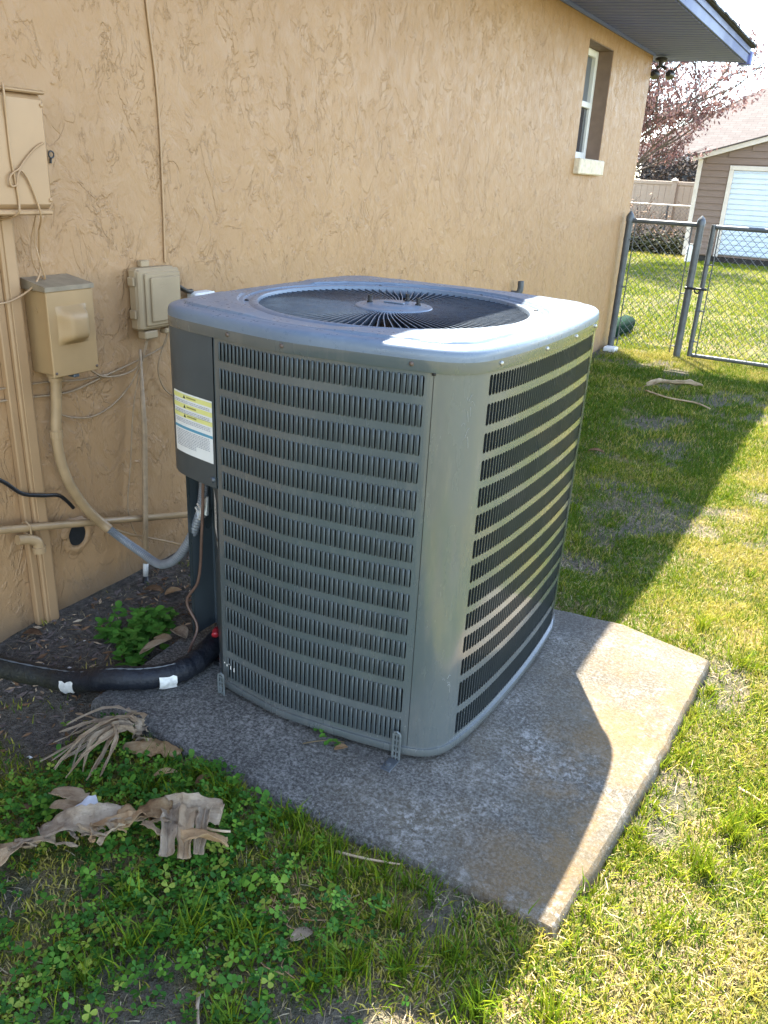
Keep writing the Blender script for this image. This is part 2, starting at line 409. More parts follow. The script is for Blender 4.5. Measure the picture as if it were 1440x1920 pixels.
M['tangrey'] = plain('weathered grey lid paint', (0.235, 0.18, 0.115), 0.5, 0, 0.2, 30)
M['beige'] = plain('beige plastic', (0.335, 0.242, 0.138), 0.5, 0, 0.07, 12)
M['tanpipe'] = plain('tan paint on pipe', (0.335, 0.218, 0.110), 0.42, 0, 0.14, 20)
M['dirtytan'] = plain('scuffed tan paint on wire', (0.31, 0.215, 0.125), 0.6, 0, 0.2, 50)
M['greyflex'] = plain('grey flexible conduit', (0.17, 0.18, 0.19), 0.4, 0, 0.15, 30)
M['pvc'] = plain('white pvc with grime', (0.50, 0.48, 0.44), 0.5, 0, 0.35, 30)
M['white'] = plain('white vinyl', (0.72, 0.72, 0.70), 0.45, 0, 0.05, 10)
M['tape'] = plain('white tape scuffed', (0.66, 0.65, 0.60), 0.7, 0, 0.25, 60, 0.4)
M['foil'] = plain('silver foil tape', (0.55, 0.56, 0.55), 0.35, 0.5, 0.25, 60, 0.5, bscale=150)
M['copper'] = plain('dull brown thermostat wire', (0.135, 0.078, 0.055), 0.5, 0, 0.2, 40)
M['cream'] = plain('cream painted sill', (0.62, 0.54, 0.41), 0.7, 0, 0.2, 30, 0.8, bscale=50)
M['soffit'] = mat_lap('blue grey vinyl soffit', (0.13, 0.165, 0.42), (0.15, 0.185, 0.46))
M['fascia'] = plain('blue grey aluminium fascia', (0.05, 0.078, 0.20), 0.55, 0.0, 0.06, 5)
M['roofdark'] = plain('dark asphalt shingle', (0.035, 0.034, 0.033), 0.9, 0, 0.4, 60, 0.6)
M['glass'] = plain('window glass', (0.03, 0.035, 0.045), 0.06, 0, 0.1, 2, spec=0.8)
M['screen'] = plain('grey insect screen', (0.11, 0.125, 0.15), 0.35, 0, 0.1, 2)
M['labelw'] = plain('white label paper', (0.74, 0.74, 0.71), 0.5, 0, 0.03, 30)
M['labely'] = plain('yellow label band', (0.70, 0.68, 0.24), 0.5, 0, 0.05, 30)
M['labelb'] = plain('blue label stripe', (0.10, 0.30, 0.42), 0.5, 0, 0.05, 30)
M['ink'] = plain('black print', (0.02, 0.02, 0.022), 0.6)
M['inkg'] = plain('grey print', (0.30, 0.30, 0.33), 0.6)
M['inko'] = plain('olive print', (0.30, 0.28, 0.08), 0.6)
M['shed'] = mat_lap('brown lap siding', (0.185, 0.135, 0.105), (0.225, 0.165, 0.130))
M['shedtrim'] = plain('off white trim', (0.62, 0.57, 0.50), 0.6, 0, 0.08, 10)
M['rolldoor'] = plain('pale blue white roll door', (0.60, 0.68, 0.76), 0.45, 0, 0.05, 4)
M['pinkroof'] = mat_shingle('faded pinkish tan shingle', (0.098, 0.083, 0.077), (0.118, 0.101, 0.094))
M['shade'] = plain('house wall darkened as eave shade', (0.05, 0.052, 0.058), 0.7)  # dark base colour stands in for shade under the eave
M['vinylfence'] = mat_lap('tan vinyl fence', (0.42, 0.335, 0.25), (0.47, 0.375, 0.285))
M['bark'] = plain('grey brown bark', (0.11, 0.083, 0.070), 0.9, 0, 0.3, 25, 0.6)
M['greenplastic'] = plain('green plastic', (0.003, 0.022, 0.010), 0.85, 0, 0.2, 12)
M['floodlamp'] = plain('black enamel lamp', (0.018, 0.018, 0.024), 0.4)
M['reveal'] = plain('dark brown painted reveal', (0.20, 0.135, 0.10), 0.6, 0, 0.1, 20)
M['grass'] = mat_blade('lawn grass', [(0.0, (0.028, 0.075, 0.010)), (0.35, (0.092, 0.160, 0.010)), (0.62, (0.235, 0.275, 0.012)), (0.80, (0.38, 0.33, 0.052)), (1.0, (0.48, 0.39, 0.15))])
M['clover'] = mat_blade('clover leaf', [(0.0, (0.022, 0.080, 0.014)), (0.5, (0.062, 0.165, 0.020)), (0.85, (0.135, 0.255, 0.028)), (1.0, (0.23, 0.29, 0.045))], 0.42, 0.2)
M['weed'] = mat_leafdry('weed leaf', (0.035, 0.115, 0.014), (0.060, 0.175, 0.020), (0.105, 0.235, 0.032))
M['straw'] = mat_blade('dry straw', [(0.0, (0.14, 0.105, 0.06)), (0.5, (0.32, 0.25, 0.14)), (1.0, (0.50, 0.42, 0.27))], 0.7, 0.1)
M['drypale'] = mat_leafdry('pale dried leaf', (0.33, 0.215, 0.125), (0.50, 0.36, 0.225), (0.58, 0.45, 0.30))
M['dryorange'] = mat_leafdry('orange dried leaf', (0.34, 0.19, 0.09), (0.47, 0.29, 0.145), (0.55, 0.38, 0.21))
M['drybrown'] = mat_leafdry('brown dried leaf', (0.10, 0.052, 0.028), (0.20, 0.11, 0.055), (0.30, 0.18, 0.095))
M['drymix'] = mat_leafdry('mottled tan brown leaf', (0.20, 0.11, 0.05), (0.36, 0.23, 0.115), (0.48, 0.36, 0.21))
M['drygrey'] = mat_leafdry('grey tan dried leaf', (0.26, 0.185, 0.12), (0.44, 0.335, 0.23), (0.54, 0.43, 0.31))
M['redleaf'] = mat_blade('red brown tree leaf', [(0.0, (0.13, 0.065, 0.065)), (0.5, (0.26, 0.145, 0.138)), (1.0, (0.40, 0.26, 0.235))], 0.6, 0.25)
M['drybush'] = mat_blade('dry bush twig', [(0.0, (0.12, 0.075, 0.05)), (0.5, (0.30, 0.20, 0.14)), (1.0, (0.45, 0.33, 0.24))], 0.8, 0.1)
M['hedge'] = mat_blade('dark hedge leaf', [(0.0, (0.015, 0.018, 0.010)), (0.6, (0.035, 0.045, 0.018)), (1.0, (0.075, 0.08, 0.035))], 0.6, 0.15)

# ------------------------------------------------------------------ ground, pad
WALL_Y1 = 6.37
def dirt_mask(x, y):
    bed = sstep(0.62 - x, 0.0, 0.13) * sstep(y, -0.44, -0.26) * sstep(1.3 - y, 0, 0.3)
    bed2 = sstep(0.30 - x, 0.0, 0.25) * sstep(y, 1.0, 1.4) * sstep(6.5 - y, 0, 0.2)
    patch = sstep(fbm(x, y, 3.2, 31), 0.58, 0.72) * 0.75
    spot = np.exp(-(((x-1.55)/0.28)**2 + ((y+0.52)/0.14)**2)) * 0.9
    return np.clip(np.maximum.reduce([bed, bed2 * 0.8, patch, spot]) * (0.75 + 0.5 * fbm(x, y, 9, 5)), 0, 1)
def ground_h(x, y):
    near = np.clip(1 - np.hypot(x - 1, y - 1) / 12, 0, 1)
    h = (fbm(x, y, 3.1, 11) - 0.5) * 0.018 * near + (fbm(x, y, 14, 12) - 0.5) * 0.010 * near
    # turf has grown up against the near and right edges of the pad
    h = h + 0.040*np.exp(-(np.clip(-0.155-y, 0, 9)/0.35)**2)*sstep(x, 0.45, 0.8)*sstep(2.1-x, 0.0, 0.45)*(y < 0.0) + 0.030*np.exp(-(np.clip(x-1.83, 0, 9)/0.5)**2)*sstep(y, -0.3, 0.1)*sstep(1.6-y, 0, 0.4)
    pad = (x > 0.52) & (x < 1.74) & (y > -0.10) & (y < 1.0)
    return np.where(pad, np.minimum(h, 0.0), h)
def make_ground():
    def axis(a, b, step): return list(np.arange(a, b, step))
    xs = np.array(sorted(set([-300, -120, -50, -25, -12, -8, -6, -4] + axis(-3, -0.2, 0.4) + axis(-0.2, 2.6, 0.04) + axis(2.6, 5, 0.3) + [5, 7, 10, 15, 25, 50, 120, 300])))
    ys = np.array(sorted(set([-300, -120, -50, -25, -12, -6, -4, -3, -2.4] + axis(-2, 2.6, 0.04) + axis(2.6, 8, 0.15) + axis(8, 30, 1) + [30, 40, 60, 120, 300])))
    X, Y = np.meshgrid(xs, ys); Z = ground_h(X, Y)
    me = bpy.data.meshes.new('lawn_ground'); nx, ny = len(xs), len(ys)
    V = np.stack([X, Y, Z], -1).reshape(-1, 3)
    i = np.arange(ny-1)[:, None] * nx + np.arange(nx-1)[None, :]
    F = np.stack([i, i+1, i+nx+1, i+nx], -1).reshape(-1, 4)
    me.from_pydata(V.tolist(), [], F.tolist()); me.materials.append(M['ground'])
    a = me.attributes.new('dirt', 'FLOAT', 'POINT'); a.data.foreach_set('value', dirt_mask(V[:, 0], V[:, 1]).astype(np.float32))
    me.polygons.foreach_set('use_smooth', [True]*len(me.polygons)); me.update()
    tag(link_mesh('lawn_ground', me), 'lawn soil and dry thatch around the air conditioner pad', None, None, 'structure')
make_ground()

def make_pad():
    ctrl = [(0.49,-0.135),(0.8,-0.152),(1.24,-0.157),(1.55,-0.152),(1.77,-0.156),(1.801,0.167),(1.829,0.531),(1.846,1.03),(1.57,1.092),(1.34,1.062),(0.9,1.07),(0.50,1.06),(0.455,0.6),(0.465,0.2)]
    pts = []
    for i in range(len(ctrl)):
        a = Vector(ctrl[i]); b = Vector(ctrl[(i+1) % len(ctrl)]); n = max(2, int((b-a).length/0.02))
        for k in range(n): pts.append(a.lerp(b, k/n))
    n = len(pts); c = Vector((1.1, 0.45)); rings = []
    jit = [random.uniform(-1, 1) for _ in range(n)]
    jit = [(jit[i-1]+2*jit[i]+jit[(i+1) % n])/4 + 0.5*math.sin(i*0.21)*math.sin(i*0.067) for i in range(n)]
    for off, z, j in ((0.0, -0.06, 1), (0.0, 0.045, 1), (-0.006, 0.060, 1), (-0.013, 0.068, 0.7), (-0.022, 0.0706, 0)):
        ring = []
        for i, p in enumerate(pts):
            t = (pts[(i+1) % n] - pts[i-1]).normalized(); nr = Vector((t.y, -t.x))
            q = p + (p-c).normalized() * (off + 0.0036 * jit[i] * j)
            ring.append((q.x, q.y, z + 0.0018 * jit[(i*7) % n] * j))
        rings.append(ring)
    V = [q for r in rings for q in r]; F = []
    for k in range(len(rings)-1):
        for i in range(n): F.append((k*n+i, k*n+(i+1) % n, (k+1)*n+(i+1) % n, (k+1)*n+i))
    # closing fan with inner rings so the top stays a clean surface
    base_i = (len(rings)-1)*n
    for f in (0.9, 0.5, 0.2):
        V += [(c.x+(x-c.x)*f, c.y+(y-c.y)*f, 0.0706) for x, y, z in rings[-1]]
    for k in range(3):
        for i in range(n): F.append((base_i+k*n+i, base_i+k*n+(i+1) % n, base_i+(k+1)*n+(i+1) % n, base_i+(k+1)*n+i))
    V.append((c.x, c.y, 0.0706)); top = len(V)-1
    for i in range(n): F.append((base_i+3*n+i, base_i+3*n+(i+1) % n, top))
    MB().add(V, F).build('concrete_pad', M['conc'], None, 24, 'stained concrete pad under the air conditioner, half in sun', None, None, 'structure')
make_pad()

# ------------------------------------------------------------------ house
house = thing('house', (0, 0, 0), 'tan stucco house wall with a small window and blue grey eave', 'house')
ZS = 2.40
WY0, WY1, WZ0, WZ1 = 4.705, 5.27, 1.54, 2.27
m = MB()
m.box((-0.22, -6.0, -0.3), (0, WY0, ZS)); m.box((-0.22, WY1, -0.3), (0, WALL_Y1, ZS))
m.box((-0.22, WY0, -0.3), (0, WY1, WZ0)); m.box((-0.22, WY0, WZ1), (0, WY1, ZS))
m.build('stucco_wall', M['stucco'], house)
MB().box((-8, WALL_Y1-0.22, -0.3), (-0.22, WALL_Y1, ZS)).box((-8, -6.0, -0.3), (-0.22, -5.78, ZS)).box((-8.22, -6, -0.3), (-8, WALL_Y1, ZS)).build('end_wall', M['stucco'], house)
# soffit boards run from the wall out to the fascia
XE, YE = 0.655, 6.80
y = 3.6; k = 0
while y < YE - 0.05:
    y2 = min(y + 0.102, YE - 0.03); b = MB()
    b.add([(0.002, y+0.004, ZS), (0.002, y+0.018, ZS-0.011), (0.002, y2-0.010, ZS-0.011), (0.002, y2, ZS), (XE-0.004, y+0.004, ZS-0.028), (XE-0.004, y+0.018, ZS-0.039), (XE-0.004, y2-0.010, ZS-0.039), (XE-0.004, y2, ZS-0.028),
           (0.002, y+0.004, ZS+0.012), (0.002, y2, ZS+0.012), (XE-0.004, y+0.004, ZS-0.016), (XE-0.004, y2, ZS-0.016)],
          [(0,1,5,4),(1,2,6,5),(2,3,7,6),(8,10,11,9),(0,4,10,8),(3,9,11,7),(0,8,9,3,2,1),(4,5,6,7,11,10)])
    b.build('soffit_board', M['soffit'], house); y = y2 + 0.0005
MB().box((0.002, -6.6, ZS-0.02), (XE-0.004, 3.598, ZS)).build('soffit_board', M['soffit'], house)
MB().box((-8.2, WALL_Y1+0.002, ZS-0.012), (0, YE-0.03, ZS)).build('end_soffit', M['soffit'], house)
# soffit trim against the wall
MB().bbox((0.003, -6, ZS-0.03), (0.022, WALL_Y1, ZS-0.008), 0.003).build('wall_trim', M['soffit'], house)
fa = MB(); fa.bbox((XE-0.002, -6.6, ZS-0.036), (XE+0.014, YE, ZS+0.062), 0.003); fa.bbox((XE+0.0145, -6.6, ZS+0.03), (XE+0.024, YE+0.01, ZS+0.072), 0.002)
fa.build('fascia', M['fascia'], house)
MB().bbox((-8.2, YE-0.0295, ZS-0.02), (XE-0.003, YE-0.012, ZS+0.062), 0.003).build('end_fascia', M['soffit'], house)
MB().bbox((XE-0.06, YE+0.0105, ZS-0.045), (XE+0.035, YE+0.10, ZS+0.055), 0.006).build('fascia_end_block', M['soffit'], house)
rf = MB(); sl = 0.33
E0 = [(XE+0.045, -6.7), (XE+0.045, YE+0.05), (-8.7, YE+0.05), (-8.7, -6.7)]
ridge = [(-4.0, -2.2), (-4.0, 2.3)]; zr = ZS+0.075 + sl*4.6
z0 = ZS+0.075
rf.add([(*p, z0) for p in E0] + [(*p, z0+0.018) for p in E0] + [(*ridge[0], zr), (*ridge[1], zr)],
       [(0,1,2,3)[::-1], (0,1,5,4), (1,2,6,5), (2,3,7,6), (3,0,4,7), (4,5,9,8), (5,6,9), (6,7,8,9), (7,4,8)])
y = 3.6
while y < YE + 0.04:   # ragged tab edge of the lowest shingle course
    w = random.uniform(0.10, 0.2); d = random.uniform(0.004, 0.02); y2 = min(y+w, YE+0.05)
    rf.box((XE+0.0455, y+0.003, z0+0.004), (XE+0.0455+d, y2-0.003, z0+0.017)); y = y2
rf.build('roof', M['roofdark'], house)
# window: deep reveal, frame, two panes, sill
MB().box((-0.16, WY1-0.006, WZ0+0.001), (-0.003, WY1-0.001, WZ1-0.001)).box((-0.16, WY0+0.001, WZ1-0.006), (-0.003, WY1-0.007, WZ1-0.001)).build('window_reveal', M['reveal'], house)
win = MB(); xf0, xf1 = -0.155, -0.105
win.bbox((xf0, WY0+0.002, WZ0+0.002), (xf1, WY0+0.045, WZ1-0.008), 0.004); win.bbox((xf0, WY1-0.055, WZ0+0.002), (xf1, WY1-0.008, WZ1-0.008), 0.004)
win.bbox((xf0+0.002, WY0+0.046, WZ1-0.055), (xf1-0.002, WY1-0.056, WZ1-0.009), 0.004); win.bbox((xf0+0.002, WY0+0.046, WZ0+0.003), (xf1-0.002, WY1-0.056, WZ0+0.05), 0.004)
win.bbox((xf0+0.004, WY0+0.046, 1.885), (xf1+0.004, WY1-0.056, 1.925), 0.004)
wo_ = win.build('window', M['white'], house)
MB().box((xf0+0.015, WY0+0.047, 1.926), (xf0+0.020, WY1-0.057, WZ1-0.056)).build('pane', M['screen'], wo_)
MB().box((xf0+0.025, WY0+0.047, WZ0+0.051), (xf0+0.030, WY1-0.057, 1.884)).build('pane', M['glass'], wo_)
sb = MB(); sb.bbox((-0.10, WY0-0.005, 1.435), (0.045, WY1+0.005, WZ0-0.001), 0.008); sb.build('window_sill', M['cream'], house)
# flood lamp under the eave at the corner
fl = thing('flood_lamp', (0.04, 6.42, 2.3), 'small black twin flood lamp under the eave at the house corner', 'lamp')
MB().lathe([(0.05, 0), (0.05, 0.02), (0.03, 0.03)], (0.05, 6.45, 2.345), 'z', 16).tube([(0.05, 6.45, 2.35), (0.05, 6.45, 2.31)], 0.02, 8).build('base', M['floodlamp'], fl, True)
for dx, dy in ((-0.045, -0.01), (0.075, 0.02)):
    MB().tube([(0.05, 6.45, 2.315), (0.05+dx*0.6, 6.45+dy, 2.29)], 0.012, 8).lathe([(0.02, -0.03), (0.030, 0.0), (0.040, 0.04), (0.036, 0.044)], (0.05+dx, 6.45+dy, 2.25), 'y', 16).build('lamp_head', M['floodlamp'], fl, True)

# ------------------------------------------------------------------ air conditioner
half = [(0.957,0.069),(1.053,0.077),(1.186,0.096),(1.295,0.119),(1.337,0.138),(1.364,0.170),(1.378,0.215),(1.394,0.331),(1.402,0.544),(1.398,0.736),(1.386,0.880),(1.373,0.935),(1.345,0.982),(1.297,1.004),(1.15,1.022),(0.957,1.030)]
loop = half + [(1.914 - x, y) for x, y in reversed(half[1:-1])]
foot = [Vector((p.x, p.y)) for p in spline([(x, y, 0) for x, y in loop], 24, True)]
NF = len(foot); cum = [0.0]
for i in range(NF): cum.append(cum[-1] + (foot[(i+1) % NF] - foot[i]).length)
LEN = cum[-1]; cumA = np.array(cum); footA = np.array([[p.x, p.y] for p in foot + [foot[0]]])
def FP(s):
    s = s % LEN; return np.array([np.interp(s, cumA, footA[:, 0]), np.interp(s, cumA, footA[:, 1])])
def FN(s):
    d = FP(s+0.004) - FP(s-0.004); d /= np.linalg.norm(d); return np.array([d[1], -d[0]])
def FQ(s, z, d=0.0):
    p = FP(s) + FN(s) * d; return (p[0], p[1], z)
def s_of(x, y):
    i = int(np.argmin((footA[:-1, 0]-x)**2 + (footA[:-1, 1]-y)**2)); return cum[i]
S_L = s_of(0.747, 0.083) - LEN          # left edge of the louvred front
S_R = s_of(1.295, 0.119)                # seam to the corner post
S_C = s_of(1.375, 0.205)                # corner post to right side
S_D = s_of(1.387, 0.875); S_E = s_of(1.297, 1.004)
S_F = s_of(1.914-1.297, 1.004); S_G = s_of(1.914-1.387, 0.875); S_H = s_of(1.914-1.375, 0.205)
S_K = s_of(1.914-1.337, 0.138)
def strip(mb, s0, s1, zs, off=0.0, n=12, offs=None):
    V = []; F = []; m = len(zs)
    for j, z in enumerate(zs):
        for i in range(n+1): V.append(FQ(s0 + (s1-s0)*i/n, z, offs[j] if offs else off))
    for j in range(m-1):
        for i in range(n): F.append((j*(n+1)+i, j*(n+1)+i+1, (j+1)*(n+1)+i+1, (j+1)*(n+1)+i))
    mb.add(V, F)
BZ0, BZ1 = 0.104, 1.0125
ac = thing('air_conditioner', (0.957, 0.55, 0.07), 'grey louvred outdoor air conditioner condenser on the concrete pad', 'air conditioner')
ROWS = [(0.9607,1.0095-0.003),(0.8963,0.9464),(0.8358,0.8828),(0.7735,0.8230),(0.7119,0.7604),(0.6498,0.6984),(0.5898,0.6372),(0.5296,0.5769),(0.4678,0.5163),(0.4072,0.4542),(0.3464,0.3932),(0.2840,0.3320),(0.1973,0.2685),(0.1122+0.004,0.1805)]
HW = 0.0104; 
def hole_outline(w, z0, z1):
    r = w * 0.46; pts = []
    for cx, cz, a0 in ((w/2-r, z1-r, 0), (-w/2+r, z1-r, 90), (-w/2+r, z0+r, 180), (w/2-r, z0+r, 270)):
        for k in range(3): a = math.radians(a0 + 45*k); pts.append((cx + r*math.cos(a), cz + r*math.sin(a), a0 + 45*k))
    return pts
def zext(u, w, z0, z1):
    r = w*0.46; e = abs(u) - (w/2 - r)
    if e <= 0: return z0, z1
    dz = r - math.sqrt(max(r*r - e*e, 0)); return z0+dz, z1-dz
def louvred_panel(s0, s1, ncol, m0, m1, lip=True):
    mb = MB(); a0, a1 = s0 + m0, s1 - m1; pitch = (a1-a0)/ncol
    zb = [BZ0] + [v for z in reversed(ROWS) for v in z] + [BZ1]
    strip(mb, s0, a0, [BZ0, BZ1], 0, 3); strip(mb, a1, s1, [BZ0, BZ1], 0, 3)
    for i in range(0, len(zb), 2): strip(mb, a0, a1, [zb[i], zb[i+1]], 0, ncol)
    for z0, z1 in ROWS:
        for c in range(ncol):
            sc = a0 + (c+0.5)*pitch; V = []; F = []
            for u, z, a in hole_outline(HW, z0+0.0012, z1-0.0012):
                V.append(FQ(sc+u, z)); 
            for u, z, a in hole_outline(HW, z0+0.0012, z1-0.0012):
                d = a % 360; ou, oz = u, z
                q = d % 90
                if q == 45: ou = pitch/2 if d in (45, 315) else -pitch/2; oz = z1 if d in (45, 135) else z0
                elif d == 0: ou = pitch/2
                elif d == 90: oz = z1
                elif d == 180: ou = -pitch/2
                elif d == 270: oz = z0
                V.append(FQ(sc+ou, oz))
            if not lip:
                for i in range(12): F.append((i, 12+i, 12+(i+1) % 12, (i+1) % 12))
                mb.add(V, F); continue
            # pressed-in lip
            for u, z, a in hole_outline(HW, z0+0.0012, z1-0.0012):
                V.append(FQ(sc+u*0.96, z, -0.0016))
            for i in range(12):
                j = (i+1) % 12; F.append((i, 12+i, 12+j, j)); F.append((24+i, i, j, 24+j))
            mb.add(V, F)
    return mb, a0, pitch
def louvre_mesh(h, flip=1):
    # a blade pressed outwards: fixed along one edge, rising to a rounded lip over the open slot
    if flip < 0:
        us = [-HW/2+0.0001, -HW*0.47, -HW*0.36, -HW*0.24, -HW*0.12]; ds = [-0.0004, -0.0012, -0.0034, -0.0058, -0.0078]; V = []; F = []
        for u, d in zip(us, ds):
            e0, e1 = zext(u, HW, 0.0012, h-0.0012); V += [(u, d, e0+0.0004), (u, d, e1-0.0004)]
        for i in range(4): F.append((2*i, 2*i+2, 2*i+3, 2*i+1))
        return V, F
    us = [-HW/2+0.0002, -HW*0.42, -HW*0.30, -HW*0.12, HW*0.08, HW*0.21, HW*0.255, HW*0.24]; ds = [-0.0004, 0.0013, 0.0024, 0.0033, 0.0037, 0.0034, 0.0024, 0.0014]
    V = []; F = []
    for u, d in zip(us, ds):
        e0, e1 = zext(u, HW, 0.0012, h-0.0012); k = max(d, 0)*0.55
        V += [(u*flip, d*0.15, e0+0.0003), (u*flip, d, e0+0.0006+k), (u*flip, d, e1-0.0006-k), (u*flip, d*0.15, e1-0.0003)]
    n = len(us)
    for i in range(n-1):
        for j in range(3):
            q = (4*i+j, 4*i+4+j, 4*i+5+j, 4*i+1+j); F.append(q if flip > 0 else q[::-1])
    return V, F
def louvre_data(h, flip):
    V, F = louvre_mesh(h, flip); me = bpy.data.meshes.new('louvre')
    me.from_pydata([(u, -d, z) for u, d, z in V], [], F); me.materials.append(M['ac_blade'])
    me.polygons.foreach_set('use_smooth', [True]*len(me.polygons)); me.update(); return me
def add_louvres(parent, a0, pitch, ncol, n_single, flip):
    cells = [(r, c) for r in range(len(ROWS)) for c in range(ncol)]
    cells.sort(key=lambda rc: (-rc[1] + rc[0]*0.9 if n_single else 0))
    data = {}; rest = MB()
    for i, (r, c) in enumerate(cells):
        z0, z1 = ROWS[r]; sc = a0 + (c+0.5)*pitch; n = FN(sc); p = FP(sc)
        if i < n_single:
            key = round(z1-z0, 4)
            if key not in data: data[key] = louvre_data(z1-z0, flip)
            link_mesh('louvre', data[key], parent, (p[0], p[1], z0), (random.gauss(0, 0.006), random.gauss(0, 0.008), math.atan2(n[1], n[0]) + math.pi/2 + random.gauss(0, 0.035)*(1 if random.random() < 0.8 else 2.5)))
        else:
            V, F = louvre_mesh(z1-z0, flip); t = np.array([-n[1], n[0]])
            rest.add([(p[0]+t[0]*u+n[0]*d, p[1]+t[1]*u+n[1]*d, z0+z) for u, d, z in V], F)
    if rest.v: rest.build('louvre', M['ac_blade'], parent, 'all', kind='stuff')
mb, a0, pit = louvred_panel(S_L, S_R, 43, 0.016, 0.017)
fp = mb.build('louvred_panel', M['ac'], ac); add_louvres(fp, a0, pit, 43, 300, 1)
mb, a0, pit = louvred_panel(S_C, S_D, 56, 0.006, 0.008, False)
rp = mb.build('louvred_panel', M['ac'], ac); add_louvres(rp, a0, pit, 56, 0, -1)
mb = MB(); strip(mb, S_R+0.0015, S_C-0.0008, [BZ0, BZ1], 0.0006, 16, None); mb.build('corner_post', M['ac'], ac, 'all')
mb = MB(); strip(mb, S_D+0.001, S_E, [BZ0, BZ1], 0.0006, 16); mb.build('corner_post', M['ac'], ac, 'all')
mb = MB(); strip(mb, S_E, S_F, [BZ0, BZ1], 0, 16); strip(mb, S_F, S_G, [BZ0, BZ1], 0, 10); strip(mb, S_G, S_H, [BZ0, BZ1], 0, 12); mb.build('back_panel', M['ac'], ac, 'all')
# thin dark strips set behind the panel joints to darken the seam gaps
mb = MB(); strip(mb, S_R-0.004, S_R+0.005, [BZ0, BZ1], -0.004, 2); mb.build('seam_channel', M['black'], ac); mb = MB(); strip(mb, S_L-0.002, S_L+0.001, [0.65, BZ1], -0.0012, 2); mb.build('seam_channel', M['ac_dark'], ac)
# control cover over the wiring compartment, lower recess with name plate
CZ = 0.645
mb = MB(); strip(mb, S_H, S_L+LEN-0.0006, [CZ, CZ+0.004, BZ1], 0, 24, [0.001, 0.003, 0.003])
cover = mb.build('control_cover', M['ac_dark'], ac, 'all')
mb = MB(); strip(mb, S_H, S_L+LEN-0.0015, [CZ, CZ+0.0005], 0, 24, [-0.03, 0.001]); mb.build('cover_flange', M['ac_dark'], cover)
notch = [tuple(FP(S_L) + FN(S_L)*0.0002), tuple(FP(S_L) + FN(S_L)*-0.004), (0.728, 0.112), (0.60, 0.24), (0.545, 0.30), (0.538, 0.30), (0.5375, 0.218)]
mb = MB(); V = []; F = []
for x, y in notch: V += [(x, y, BZ0), (x, y, CZ+0.02)]
for i in range(len(notch)-1): F.append((2*i, 2*i+2, 2*i+3, 2*i+1))
mb.add(V, F); low = mb.build('recessed_panel', M['ac_dark'], ac)
mb = MB(); 
mb.prism([(0.62,0.30),(0.74,0.12),(0.95,0.105),(1.28,0.155),(1.345,0.23),(1.37,0.54),(1.34,0.90),(1.26,0.98),(0.65,0.98),(0.56,0.88),(0.55,0.35)], 0.11, 1.0); mb.build('coil', M['coil'], ac)
# base pan
def ring_loft(rings, closed_top=False, closed_bot=False):
    n = len(rings[0]); V = [p for r in rings for p in r]; F = []
    for k in range(len(rings)-1):
        for i in range(n): F.append((k*n+i, k*n+(i+1) % n, (k+1)*n+(i+1) % n, (k+1)*n+i))
    if closed_top: F.append(tuple((len(rings)-1)*n+i for i in range(n)))
    if closed_bot: F.append(tuple(reversed(range(n))))
    return V, F
NS = 160
NA, NB = np.array([0.752, 0.078]), np.array([0.53, 0.325])
def contour(off, z):
    # footprint ring; at the wiring corner it follows the recessed panel
    out = []; d = NB-NA; nr = np.array([d[1], -d[0]])/np.hypot(*d)
    if nr @ np.array([-1, -1]) < 0: nr = -nr
    for i in range(NS):
        x, y, _ = FQ(LEN*i/NS, z, off); q = np.array([x, y])-NA; e = q @ nr
        if e > off*0.5 and x < 0.752 and y < 0.325:
            q = q - nr*(e-off*0.5); x, y = NA+q
        out.append((x, y, z))
    return out
V, F = ring_loft([contour(-0.02, 0.083), contour(0.003, 0.083), contour(0.0065, 0.086), contour(0.0065, 0.101), contour(0.0055, 0.1045), contour(-0.002, 0.1045), contour(-0.002, 0.1035), contour(-0.02, 0.1035)], True, True)
MB().add(V, F).build('base_pan', M['ac'], ac, 50)
for x, y in ((0.66, 0.2), (1.25, 0.22), (1.25, 0.92), (0.66, 0.92)):
    MB().lathe([(0.035, 0), (0.035, 0.0125)], (x, y, 0.0705), 'z', 16).build('foot', M['black'], ac)
# top cap: skirt, rolled edge, embossed flat, dished ring round the fan opening
CX, CY, RF, ZT = 0.957, 0.544, 0.343, 1.064
angs = [2*math.pi*i/192 for i in range(192)]
cont = np.array([FQ(LEN*i/800, 0, 0)[:2] for i in range(800)]); ca = np.arctan2(cont[:, 1]-CY, cont[:, 0]-CX); order = np.argsort(ca); ca = ca[order]; cr = np.hypot(cont[:, 0]-CX, cont[:, 1]-CY)[order]
def rad(a): return float(np.interp((a+math.pi) % (2*math.pi)-math.pi, ca, cr, period=2*math.pi))
rings = []
for off, z in ((-0.004, 1.0125), (0.0045, 1.0125), (0.0050, 1.0135), (0.0050, 1.0360), (0.0048, 1.0440), (0.0036, 1.0510), (0.0010, 1.0565), (-0.004, 1.0600), (-0.011, 1.0622), (-0.026, 1.0637)):
    rings.append([(CX+(rad(a)+off)*math.cos(a), CY+(rad(a)+off)*math.sin(a), z) for a in angs])
for t in [0.0] + [i/40 for i in range(1, 41)]:
    ring = []
    for a in angs:
        ro = rad(a)-0.028; ri = 0.385; r = ro + (ri-ro)*t; g = ro - ri
        d_out = ro - r; d_in = r - ri
        e = 0.0055 * float(sstep(min(d_out-0.006, d_in*1.2-0.006), 0.0, 0.006)) if g > 0.05 else 0.0
        e *= float(sstep(g, 0.055, 0.075))
        ring.append((CX+r*math.cos(a), CY+r*math.sin(a), ZT + e + 0.0008*math.sin(a*5+r*30)*math.sin(r*55+a)))
    rings.append(ring)
